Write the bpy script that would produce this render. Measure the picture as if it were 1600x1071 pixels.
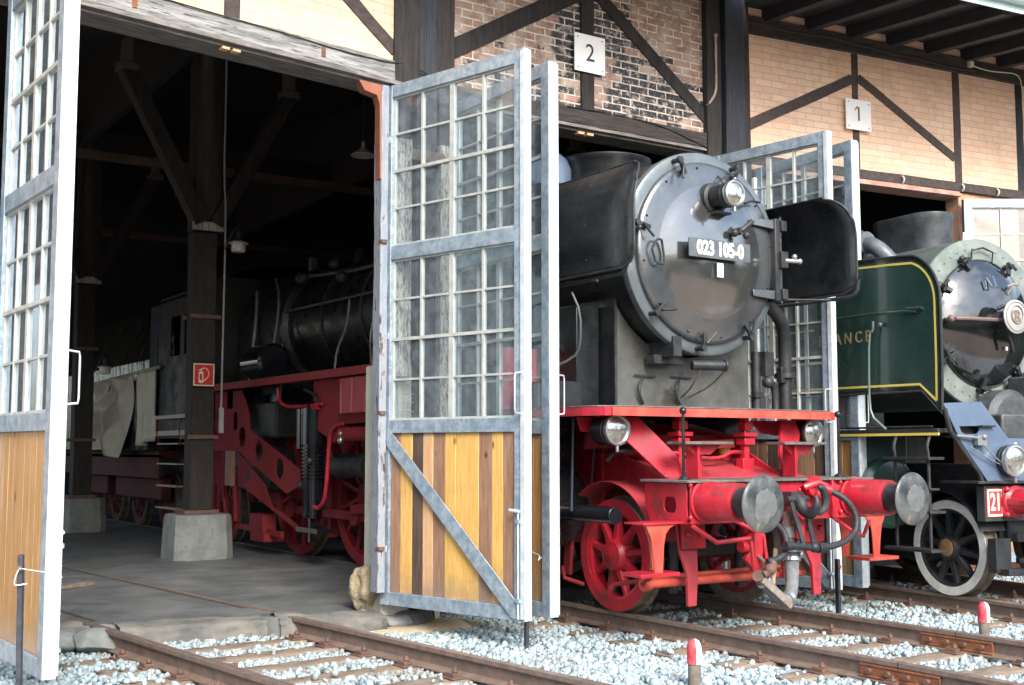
import bpy, math, random
import numpy as np
from mathutils import Vector, Matrix
from mathutils.geometry import tessellate_polygon
R = math.radians
random.seed(7)
S = bpy.context.scene
for o in list(bpy.data.objects): bpy.data.objects.remove(o)

# ------------------------------------------------------------------ camera
cd = bpy.data.cameras.new('camera'); cam = bpy.data.objects.new('camera', cd)
S.collection.objects.link(cam); S.camera = cam
cd.sensor_width = 36; cd.lens = 41.826; cd.clip_end = 800; cd.clip_start = .05
cam.location = (-7.4977, -6.5457, 1.4459)
cam.rotation_euler = (R(90 + 5.12), 0, R(-33.4))
# ------------------------------------------------------------------ world, sun, exposure
SUN_EL, SUN_AZ = 36, 194          # azimuth measured from +y (north) clockwise
W = bpy.data.worlds.new('World'); S.world = W; W.use_nodes = True
nt = W.node_tree; nt.nodes.clear()
sky = nt.nodes.new('ShaderNodeTexSky'); sky.sky_type = 'NISHITA'; sky.sun_disc = False
sky.sun_elevation = R(SUN_EL); sky.sun_rotation = R(SUN_AZ)
sky.air_density = 1.0; sky.dust_density = 2.5; sky.ozone_density = 1.0
bg = nt.nodes.new('ShaderNodeBackground'); bg.inputs[1].default_value = .15
wo = nt.nodes.new('ShaderNodeOutputWorld')
geo = nt.nodes.new('ShaderNodeTexCoord'); cmap = nt.nodes.new('ShaderNodeMapping'); cmap.inputs['Scale'].default_value = (1, 1, 2.6); nt.links.new(geo.outputs['Generated'], cmap.inputs[0])
cn = nt.nodes.new('ShaderNodeTexNoise'); cn.inputs['Scale'].default_value = 2.3; cn.inputs['Detail'].default_value = 9; cn.inputs['Roughness'].default_value = .58; nt.links.new(cmap.outputs[0], cn.inputs['Vector'])
cm = nt.nodes.new('ShaderNodeMapRange'); cm.inputs[1].default_value = .47; cm.inputs[2].default_value = .60; cm.inputs[4].default_value = .85; nt.links.new(cn.outputs[0], cm.inputs[0])
cx_ = nt.nodes.new('ShaderNodeMix'); cx_.data_type = 'RGBA'; nt.links.new(cm.outputs[0], cx_.inputs[0]); nt.links.new(sky.outputs[0], cx_.inputs[6]); cx_.inputs[7].default_value = (5.7, 6.3, 6.9, 1)
nt.links.new(cx_.outputs[2], bg.inputs[0]); nt.links.new(bg.outputs[0], wo.inputs[0])
ld = bpy.data.lights.new('sun', 'SUN'); ld.energy = 1.9; ld.angle = R(24); ld.color = (1, .97, .92)
lo = bpy.data.objects.new('sun', ld); S.collection.objects.link(lo)
sd = Vector((math.sin(R(SUN_AZ)) * math.cos(R(SUN_EL)), math.cos(R(SUN_AZ)) * math.cos(R(SUN_EL)), math.sin(R(SUN_EL))))
lo.rotation_euler = sd.to_track_quat('Z', 'Y').to_euler(); lo.location = sd * 50
S.view_settings.view_transform = 'Standard'; S.view_settings.look = 'None'
S.view_settings.gamma = 1; S.view_settings.exposure = 1.4
S.render.engine = 'CYCLES'

# ------------------------------------------------------------------ materials
MATS = {}
def mat(name, base, rough=.5, metal=0., var=None, vs=3., st=(1, 1, 1), bump=0., bs=25., spots=None, rv=0., coat=0., vc=(.4, .62), bst=None, bd=.01, knots=0):
    """procedural principled: base/var mixed by noise; spots=(colour, threshold, scale)"""
    if name in MATS: return MATS[name]
    m = bpy.data.materials.new(name); m.use_nodes = True; MATS[name] = m
    t = m.node_tree; p = t.nodes['Principled BSDF']; L = t.links.new
    tc = t.nodes.new('ShaderNodeTexCoord'); mp = t.nodes.new('ShaderNodeMapping'); mp.inputs['Scale'].default_value = st
    L(tc.outputs['Object'], mp.inputs[0])
    p.inputs['Roughness'].default_value = rough; p.inputs['Metallic'].default_value = metal
    if coat: p.inputs['Coat Weight'].default_value = coat; p.inputs['Coat Roughness'].default_value = .08
    n = t.nodes.new('ShaderNodeTexNoise'); n.inputs['Scale'].default_value = vs; n.inputs['Detail'].default_value = 7; n.inputs['Roughness'].default_value = .65
    L(mp.outputs[0], n.inputs['Vector'])
    cr = t.nodes.new('ShaderNodeValToRGB'); cr.color_ramp.elements[0].position = vc[0]; cr.color_ramp.elements[1].position = vc[1]
    cr.color_ramp.elements[0].color = (*base, 1); cr.color_ramp.elements[1].color = (*(var or base), 1)
    L(n.outputs[0], cr.inputs[0]); col = cr.outputs[0]
    if spots:
        for sp in (spots if isinstance(spots[0][0], (tuple, list)) else [spots]):
            n2 = t.nodes.new('ShaderNodeTexNoise'); n2.inputs['Scale'].default_value = sp[2]; n2.inputs['Detail'].default_value = 8; n2.inputs['Roughness'].default_value = .7
            L(mp.outputs[0], n2.inputs['Vector'])
            mr = t.nodes.new('ShaderNodeMapRange'); mr.inputs[1].default_value = sp[1]; mr.inputs[2].default_value = sp[1] + .06
            L(n2.outputs[0], mr.inputs[0])
            mx = t.nodes.new('ShaderNodeMix'); mx.data_type = 'RGBA'; L(mr.outputs[0], mx.inputs[0]); L(col, mx.inputs[6]); mx.inputs[7].default_value = (*sp[0], 1)
            col = mx.outputs[2]
    if knots:
        vo = t.nodes.new('ShaderNodeTexVoronoi'); vo.inputs['Scale'].default_value = knots; mk = t.nodes.new('ShaderNodeMapping'); mk.inputs['Scale'].default_value = (1.6, 1, 1); L(tc.outputs['Object'], mk.inputs[0])
        dn = t.nodes.new('ShaderNodeTexNoise'); dn.inputs['Scale'].default_value = 30; L(tc.outputs['Object'], dn.inputs['Vector']); va = t.nodes.new('ShaderNodeVectorMath'); va.operation = 'MULTIPLY_ADD'; L(dn.outputs[1], va.inputs[0]); va.inputs[1].default_value = (.03, .03, .03); L(mk.outputs[0], va.inputs[2]); L(va.outputs[0], vo.inputs['Vector'])
        mr = t.nodes.new('ShaderNodeMapRange'); mr.inputs[1].default_value = .05; mr.inputs[2].default_value = .13; mr.inputs[3].default_value = .85; mr.inputs[4].default_value = 0; L(vo.outputs['Distance'], mr.inputs[0])
        mx = t.nodes.new('ShaderNodeMix'); mx.data_type = 'RGBA'; L(mr.outputs[0], mx.inputs[0]); L(col, mx.inputs[6]); mx.inputs[7].default_value = (base[0] * .28, base[1] * .22, base[2] * .2, 1); col = mx.outputs[2]
        # grey splash dirt, strongest on the raw board ends
        n5 = t.nodes.new('ShaderNodeTexNoise'); n5.inputs['Scale'].default_value = 2.6; n5.inputs['Detail'].default_value = 8; n5.inputs['Roughness'].default_value = .75; L(tc.outputs['Object'], n5.inputs['Vector'])
        sz = t.nodes.new('ShaderNodeSeparateXYZ'); L(tc.outputs['Object'], sz.inputs[0]); hz = t.nodes.new('ShaderNodeMapRange'); hz.inputs[1].default_value = .1; hz.inputs[2].default_value = .45; hz.inputs[3].default_value = .28; hz.inputs[4].default_value = 0; L(sz.outputs[2], hz.inputs[0])
        sm = t.nodes.new('ShaderNodeMath'); L(n5.outputs[0], sm.inputs[0]); L(hz.outputs[0], sm.inputs[1]); m2 = t.nodes.new('ShaderNodeMapRange'); m2.inputs[1].default_value = .56; m2.inputs[2].default_value = .85; m2.inputs[4].default_value = .6; L(sm.outputs[0], m2.inputs[0])
        mx = t.nodes.new('ShaderNodeMix'); mx.data_type = 'RGBA'; L(m2.outputs[0], mx.inputs[0]); L(col, mx.inputs[6]); mx.inputs[7].default_value = (.22, .17, .14, 1); col = mx.outputs[2]
    L(col, p.inputs['Base Color'])
    if rv:
        mr = t.nodes.new('ShaderNodeMapRange'); mr.inputs[1].default_value = .3; mr.inputs[2].default_value = .7
        mr.inputs[3].default_value = max(.03, rough - rv); mr.inputs[4].default_value = min(1, rough + rv)
        n3 = t.nodes.new('ShaderNodeTexNoise'); n3.inputs['Scale'].default_value = vs * 1.7; n3.inputs['Detail'].default_value = 5
        L(mp.outputs[0], n3.inputs['Vector']); L(n3.outputs[0], mr.inputs[0]); L(mr.outputs[0], p.inputs['Roughness'])
    if bump:
        nb = t.nodes.new('ShaderNodeTexNoise'); nb.inputs['Scale'].default_value = bs; nb.inputs['Detail'].default_value = 6
        if bst:
            mp2 = t.nodes.new('ShaderNodeMapping'); mp2.inputs['Scale'].default_value = bst; L(tc.outputs['Object'], mp2.inputs[0]); L(mp2.outputs[0], nb.inputs['Vector'])
        else: L(mp.outputs[0], nb.inputs['Vector'])
        b = t.nodes.new('ShaderNodeBump'); b.inputs['Strength'].default_value = bump; b.inputs['Distance'].default_value = bd
        L(nb.outputs[0], b.inputs['Height']); L(b.outputs[0], p.inputs['Normal'])
    return m

def brick_mat(name, c1, c2, mortar, soot=False):
    m = bpy.data.materials.new(name); m.use_nodes = True; MATS[name] = m
    t = m.node_tree; p = t.nodes['Principled BSDF']; L = t.links.new
    tc = t.nodes.new('ShaderNodeTexCoord'); sx = t.nodes.new('ShaderNodeSeparateXYZ'); cx = t.nodes.new('ShaderNodeCombineXYZ')
    L(tc.outputs['Object'], sx.inputs[0]); L(sx.outputs[0], cx.inputs[0]); L(sx.outputs[2], cx.inputs[1])
    dn = t.nodes.new('ShaderNodeTexNoise'); dn.inputs['Scale'].default_value = 9; dn.inputs['Detail'].default_value = 3
    L(cx.outputs[0], dn.inputs['Vector'])
    vm = t.nodes.new('ShaderNodeVectorMath'); vm.operation = 'MULTIPLY_ADD'; L(dn.outputs[1], vm.inputs[0])
    vm.inputs[1].default_value = (.012, .012, 0) if soot else (.005, .005, 0); L(cx.outputs[0], vm.inputs[2])
    b = t.nodes.new('ShaderNodeTexBrick'); L(vm.outputs[0], b.inputs['Vector'])
    b.inputs['Scale'].default_value = 1; b.inputs['Brick Width'].default_value = .25; b.inputs['Row Height'].default_value = .0815
    b.inputs['Mortar Size'].default_value = .008 if soot else .006; b.inputs['Mortar Smooth'].default_value = .15; b.offset = .5; b.inputs['Bias'].default_value = 0
    def noise(sc, d=6, ro=.65):
        n = t.nodes.new('ShaderNodeTexNoise'); n.inputs['Scale'].default_value = sc; n.inputs['Detail'].default_value = d; n.inputs['Roughness'].default_value = ro
        L(cx.outputs[0], n.inputs['Vector']); return n.outputs[0]
    def rng(v, a, bb, lo=0, hi=1):
        r = t.nodes.new('ShaderNodeMapRange'); r.inputs[1].default_value = a; r.inputs[2].default_value = bb; r.inputs[3].default_value = lo; r.inputs[4].default_value = hi; L(v, r.inputs[0]); return r.outputs[0]
    def mix(f, a, c):
        x = t.nodes.new('ShaderNodeMix'); x.data_type = 'RGBA'
        L(f, x.inputs[0])
        for i, v in ((6, a), (7, c)):
            if isinstance(v, tuple): x.inputs[i].default_value = (*v, 1)
            else: L(v, x.inputs[i])
        return x.outputs[2]
    def math_(op, a, c):
        x = t.nodes.new('ShaderNodeMath'); x.operation = op
        for i, v in ((0, a), (1, c)):
            if isinstance(v, float): x.inputs[i].default_value = v
            else: L(v, x.inputs[i])
        return x.outputs[0]
    if not soot:
        b.inputs['Color1'].default_value = (*c1, 1); b.inputs['Color2'].default_value = (*c2, 1); b.inputs['Mortar'].default_value = (*mortar, 1)
        col = mix(rng(noise(1.3), .35, .7, 0, .35), b.outputs[0], (.78, .44, .28))
        col = mix(rng(noise(38), .60, .72, 0, .45), col, (.33, .19, .13)); col = mix(rng(noise(2.1, 9, .8), .52, .66, 0, .45), col, (.46, .33, .26))
        col = mix(rng(noise(5), .66, .72, 0, .6), col, (.78, .60, .48))
        # large efflorescence patches in the lower courses
        L(col, p.inputs['Base Color'])
    else:
        b.inputs['Color1'].default_value = (0, 0, 0, 1); b.inputs['Color2'].default_value = (1, 1, 1, 1); b.inputs['Mortar'].default_value = (.5, .5, .5, 1)
        pb = t.nodes.new('ShaderNodeSeparateColor'); L(b.outputs[0], pb.inputs[0]); per = pb.outputs[0]
        glaze = mix(rng(noise(26, 6, .8), .54, .62), (.012, .012, .016), (.16, .12, .11))
        pale = mix(rng(noise(14, 5, .8), .42, .56), (.46, .27, .21), (.20, .13, .11))
        pale = mix(rng(noise(24), .6, .66), pale, (.60, .38, .28)); pale = mix(rng(noise(3.5, 8, .8), .48, .58), pale, (.46, .39, .33)); glaze = mix(rng(noise(7, 8, .85), .53, .57), glaze, (.42, .34, .28))
        sel = math_('ADD', rng(noise(.9, 3), .40, .60, -.5, .5), per)
        # more soot right and low, paler up left and right edge
        sel = math_('ADD', sel, rng(sx.outputs[0], -1.7, -.3, .75, -.35))
        sel = math_('ADD', sel, rng(sx.outputs[0], .5, 1.5, 0., .6))
        sel = math_('ADD', sel, rng(sx.outputs[2], 5.2, 6.3, -.1, .45))
        col = mix(rng(sel, .45, .6), glaze, pale)
        col = mix(rng(noise(17, 4), .655, .675), col, (.56, .36, .27))
        col = mix(rng(noise(9, 4), .68, .69), col, (.62, .22, .12))
        mort = mix(rng(noise(8), .38, .52), (.22, .18, .15), (.66, .60, .52))
        col = mix(b.outputs[1], col, mort)
        L(col, p.inputs['Base Color'])
    p.inputs['Roughness'].default_value = .85
    if soot: L(rng(sel, .4, .6, .35, .9), p.inputs['Roughness'])
    inv = math_('SUBTRACT', 1., b.outputs[1]); h = math_('ADD', inv, rng(noise(60), 0, 1, 0, .5))
    if soot: h = math_('ADD', h, rng(noise(12), .3, .7, 0, 1.2))
    bp = t.nodes.new('ShaderNodeBump'); bp.inputs['Strength'].default_value = .7; bp.inputs['Distance'].default_value = .006
    L(h, bp.inputs['Height']); L(bp.outputs[0], p.inputs['Normal'])
    return m

def glass_mat():
    m = bpy.data.materials.new('window glass'); m.use_nodes = True; t = m.node_tree; t.nodes.clear(); L = t.links.new
    o = t.nodes.new('ShaderNodeOutputMaterial'); tr = t.nodes.new('ShaderNodeBsdfTransparent'); tr.inputs[0].default_value = (.86, .92, .93, 1)
    g = t.nodes.new('ShaderNodeBsdfGlossy'); g.inputs['Roughness'].default_value = .03; g.inputs[0].default_value = (.9, .95, 1, 1)
    d = t.nodes.new('ShaderNodeBsdfDiffuse'); d.inputs[0].default_value = (.45, .55, .62, 1)
    lw = t.nodes.new('ShaderNodeLayerWeight'); pw = t.nodes.new('ShaderNodeMath'); pw.operation = 'POWER'; L(lw.outputs['Facing'], pw.inputs[0]); pw.inputs[1].default_value = 4
    fr = t.nodes.new('ShaderNodeMath'); fr.operation = 'MULTIPLY_ADD'; L(pw.outputs[0], fr.inputs[0]); fr.inputs[1].default_value = .8; fr.inputs[2].default_value = .10; lw.inputs[0].default_value = .5
    m1 = t.nodes.new('ShaderNodeMixShader'); m2 = t.nodes.new('ShaderNodeMixShader')
    tc = t.nodes.new('ShaderNodeTexCoord'); n = t.nodes.new('ShaderNodeTexNoise'); n.inputs['Scale'].default_value = 7; n.inputs['Detail'].default_value = 8; n.inputs['Roughness'].default_value = .75
    L(tc.outputs['Object'], n.inputs['Vector']); r = t.nodes.new('ShaderNodeMapRange'); r.inputs[1].default_value = .4; r.inputs[2].default_value = .75; r.inputs[3].default_value = .09; r.inputs[4].default_value = .32
    L(n.outputs[0], r.inputs[0]); L(fr.outputs[0], m1.inputs[0]); L(tr.outputs[0], m1.inputs[1]); L(g.outputs[0], m1.inputs[2])
    L(r.outputs[0], m2.inputs[0]); L(m1.outputs[0], m2.inputs[1]); L(d.outputs[0], m2.inputs[2]); L(m2.outputs[0], o.inputs[0])
    bp = t.nodes.new('ShaderNodeBump'); bp.inputs['Strength'].default_value = .15; n4 = t.nodes.new('ShaderNodeTexNoise'); n4.inputs['Scale'].default_value = 3
    L(tc.outputs['Object'], n4.inputs['Vector']); L(n4.outputs[0], bp.inputs['Height']); L(bp.outputs[0], g.inputs['Normal'])
    return m

galv = mat('galvanised steel', (.22, .29, .36), .45, .3, (.38, .46, .53), 14, bump=.05, bs=60, spots=(((.52, .58, .63), .62, 22), ((.22, .19, .17), .70, 5)), rv=.12)
galvl = mat('pale galvanised edge', (.48, .54, .58), .45, .15, (.64, .69, .72), 12, rv=.1)
cream = mat('cream glazing bar paint', (.47, .49, .47), .55, 0, (.36, .38, .36), 9, spots=((.30, .28, .24), .68, 18))
timber = mat('weathered black timber', (.013, .0115, .012), .8, 0, (.032, .027, .026), 5, (6, 6, .7), bump=.6, bs=14, spots=((.16, .12, .10), .66, 6))
timberb = mat('blue black painted timber', (.010, .013, .019), .65, 0, (.022, .026, .034), 5, (6, 6, .7), bump=.5, bs=14, spots=((.13, .11, .11), .7, 6))
timberh = mat('weathered dark beam', (.022, .018, .016), .85, 0, (.055, .045, .038), 5, (.7, 6, 8), bump=.7, bs=12, spots=((.20, .15, .12), .66, 5))
timberg = mat('grey bleached beam', (.17, .17, .165), .85, 0, (.36, .36, .35), 3.5, (.7, 5, 9), bump=.8, bs=10, spots=(((.035, .03, .03), .56, 5), ((.45, .12, .09), .76, 3)))
brownt = mat('brown painted timber', (.045, .032, .030), .7, 0, (.075, .056, .052), 5, (4, 4, 4), bump=.3, bs=20)
peel = mat('peeling white paint on wood', (.34, .33, .30), .8, 0, (.46, .45, .42), 6, (5, 5, 1), bump=.7, bs=18, spots=(((.16, .13, .11), .50, 9), ((.045, .03, .025), .57, 16)))
peelb = mat('blue grey painted jamb', (.16, .21, .28), .6, 0, (.25, .31, .38), 6, (4, 4, .8), bump=.5, bs=18, spots=((.06, .05, .05), .6, 9))
glass = glass_mat()
brickY = brick_mat('yellow orange brick', (.80, .53, .38), (.88, .64, .48), (.56, .45, .38))
brickS = brick_mat('soot blackened brick', (0, 0, 0), (1, 1, 1), (0, 0, 0), True)
brickR = brick_mat('orange brick', (.60, .27, .15), (.68, .33, .19), (.50, .34, .26))
plY = mat('yellow plank', (.60, .35, .09), .5, 0, (.70, .44, .15), 5, (9, 9, .8), bump=.25, bs=14, spots=((.28, .12, .03), .69, 3.2), knots=3.2)
plO = mat('light orange plank', (.56, .32, .16), .5, 0, (.66, .42, .24), 5, (9, 9, .8), bump=.25, bs=14, spots=((.22, .10, .05), .68, 3.4), knots=3.0)
plB = mat('brown plank', (.24, .13, .08), .6, 0, (.34, .20, .13), 5, (9, 9, .8), bump=.3, bs=14, spots=((.12, .06, .04), .63, 3.4), knots=3.4)
plD = mat('dark brown plank', (.07, .045, .035), .6, 0, (.12, .08, .06), 5, (9, 9, .8), bump=.3, bs=14)
plV = mat('varnished larch plank', (.38, .21, .08), .42, 0, (.54, .32, .13), 6, (9, 9, .5), bump=.2, bs=14, spots=((.17, .07, .025), .67, 3.2), coat=.2, knots=2.6)
black = mat('black locomotive paint', (.008, .009, .011), .30, 0, (.018, .02, .022), 3, bump=.05, bs=9, rv=.12, spots=((.04, .04, .042), .74, 26))
blackg = mat('glossy black paint', (.007, .009, .014), .16, 0, (.012, .014, .018), 2, bump=.04, bs=5, coat=.5)
blackm = mat('matt black iron', (.018, .02, .023), .5, .2, (.04, .042, .045), 8, bump=.2, bs=30, spots=((.09, .085, .08), .68, 18))
wavy = mat('buckled black tender plate', (.012, .013, .014), .14, 0, (.05, .05, .04), 2.5, bump=1.0, bs=1.5, bst=(2, 3.2, .45), coat=.0, bd=.09)
sootg = mat('sooty grey smokebox paint', (.11, .135, .15), .38, .35, (.16, .185, .195), 3.5, bump=.15, bs=40, spots=(((.15, .13, .10), .60, 3), ((.10, .075, .05), .71, 7)), rv=.12)
door_m = mat('glossy smokebox door paint', (.185, .195, .205), .17, .85, (.24, .24, .235), 3, bump=.06, bs=30, rv=.05, coat=.8)
doorr = mat('grey smokebox door rim', (.12, .135, .15), .24, .75, (.175, .185, .19), 2, bump=.06, bs=40, rv=.1, coat=.3, spots=((.14, .11, .08), .66, 8))
saddle = mat('stained grey smokebox saddle', (.125, .13, .125), .42, .3, (.07, .07, .062), 2.0, bump=.15, bs=30, spots=(((.05, .045, .035), .60, 2.3), ((.40, .30, .22), .68, 5)), rv=.12)
red = mat('red frame paint', (.50, .022, .040), .36, 0, (.33, .013, .024), 2.2, bump=.2, bs=18, rv=.14, coat=.12, spots=(((.22, .025, .03), .56, 3.2), ((.15, .035, .03), .60, 8), ((.55, .12, .12), .68, 5), ((.05, .03, .028), .67, 19)))
redi = mat('shade darkened interior red', (.24, .010, .016), .8, 0, (.20, .010, .015), 3, bump=.2, bs=20, spots=((.07, .02, .02), .62, 6))  # frame red darkened, the shed's shade put into the colour, with dirt spots
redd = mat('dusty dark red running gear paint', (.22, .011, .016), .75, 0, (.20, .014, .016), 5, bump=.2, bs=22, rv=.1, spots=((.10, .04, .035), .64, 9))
redo = mat('faded and sunlit orange red paint', (.60, .10, .065), .45, 0, (.48, .05, .04), 5, bump=.12, bs=25, rv=.1)  # also gives the front deck edge its painted sunlit tone
redp = mat('dull pink red sheet', (.40, .05, .065), .5, 0, (.38, .035, .045), 5, bump=.15, bs=20, spots=((.20, .06, .06), .66, 6))
deckm = mat('dark worn tread plate', (.09, .085, .08), .55, .2, (.17, .16, .15), 8, bump=.4, bs=60)
tyre = mat('worn steel tyre', (.15, .12, .09), .5, .5, (.28, .23, .18), 9, bump=.15, bs=30)
bufm = mat('greasy steel buffer face', (.03, .038, .045), .45, .3, (.12, .13, .125), 3.2, bump=.12, bs=30, rv=.15, spots=((.30, .24, .15), .62, 5), vc=(.42, .56))
bufc = mat('polished buffer centre', (.20, .21, .21), .4, .4, (.14, .15, .15), 12, bump=.15, bs=40, rv=.1)
rubber = mat('black rubber hose', (.018, .02, .024), .55, 0, (.03, .032, .036), 20, bump=.4, bs=40)
canv = mat('grey wrapped hose', (.12, .135, .14), .8, 0, (.20, .215, .22), 10, bump=.5, bs=70, spots=((.28, .18, .11), .66, 9))
rusty = mat('rusty iron', (.26, .09, .035), .8, 0, (.14, .06, .035), 12, bump=.5, bs=50, spots=((.42, .19, .06), .62, 16))
rustb = mat('brown rusty steel', (.17, .095, .07), .75, .1, (.11, .07, .055), 14, bump=.4, bs=60, spots=((.05, .045, .04), .66, 10))
railside = mat('brown rail steel', (.22, .155, .125), .7, .1, (.15, .11, .09), 10, bump=.3, bs=50, spots=(((.26, .23, .20), .64, 6), ((.04, .03, .025), .68, 12)))
railtop = mat('worn rail head', (.36, .29, .25), .36, .5, (.26, .19, .155), 12, bump=.1, bs=40)
sleeperm = mat('weathered sleeper wood', (.17, .125, .09), .85, 0, (.30, .24, .18), 4, (.8, 5, 5), bump=.8, bs=14, spots=((.04, .03, .025), .6, 5))
green = mat('dark green locomotive paint', (.014, .042, .034), .32, 0, (.022, .055, .046), 3, bump=.05, bs=7, rv=.08, coat=.35, spots=((.06, .10, .09), .74, 22))
yellow = mat('yellow lining', (.75, .60, .12), .5)
gold = mat('faded gold lettering', (.30, .24, .12), .5)
frn = mat('riveted grey green front ring', (.15, .185, .165), .5, .1, (.22, .25, .23), 7, bump=.5, bs=35, spots=((.12, .14, .12), .64, 12))
bluegrey = mat('blue grey apron paint', (.085, .12, .185), .26, .1, (.11, .15, .215), 4, bump=.05, bs=20, coat=.3)
whitep = mat('white paint', (.93, .93, .93), .5, 0, (.90, .90, .90), 8, bump=.1)
whitew = mat('chalky white tyre paint', (.78, .78, .74), .6, 0, (.62, .60, .54), 7, spots=((.30, .22, .15), .68, 9), bump=.15)
inkm = mat('black sign ink', (.03, .04, .05), .6)
redsign = mat('red sign enamel', (.62, .03, .03), .4)
chrome = mat('silver lamp ring', (.50, .51, .51), .28, .9)
lensm = mat('pale lamp lens', (.62, .64, .60), .16, .8, (.36, .37, .34), 9, bump=.5, bs=14, coat=1)
conc = mat('pale concrete plinth', (.16, .175, .17), .85, 0, (.25, .265, .25), 4, bump=.6, bs=20, spots=(((.36, .27, .15), .68, 3), ((.14, .15, .15), .60, 4)))
stone = mat('sandstone', (.25, .20, .13), .9, 0, (.34, .28, .19), 6, bump=.9, bs=22, bd=.02, spots=(((.14, .115, .085), .58, 9), ((.08, .07, .06), .68, 16)))
palest = mat('pale rendered masonry', (.50, .50, .42), .8, 0, (.60, .60, .52), 3, bump=.4, bs=20, spots=((.25, .27, .2), .62, 4))
tarpm = mat('khaki tarpaulin cloth', (.42, .39, .30), .5, 0, (.50, .47, .37), 5, bump=.2, bs=80)
soffit = mat('dark tarred boards', (.018, .020, .026), .7, 0, (.035, .035, .038), 6, (1, 8, 1), bump=.5, bs=14)
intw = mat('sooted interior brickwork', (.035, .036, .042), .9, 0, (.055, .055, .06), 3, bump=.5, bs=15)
gutm = mat('pale zinc gutter', (.52, .68, .70), .4, .2, (.60, .74, .75), 6)
enam = mat('white enamel lamp', (.62, .62, .58), .3, 0, (.5, .5, .46), 8)
wirem = mat('galvanised wire', (.6, .62, .63), .4, .6)
navy = mat('navy blue cloth', (.012, .018, .035), .7)

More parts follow.
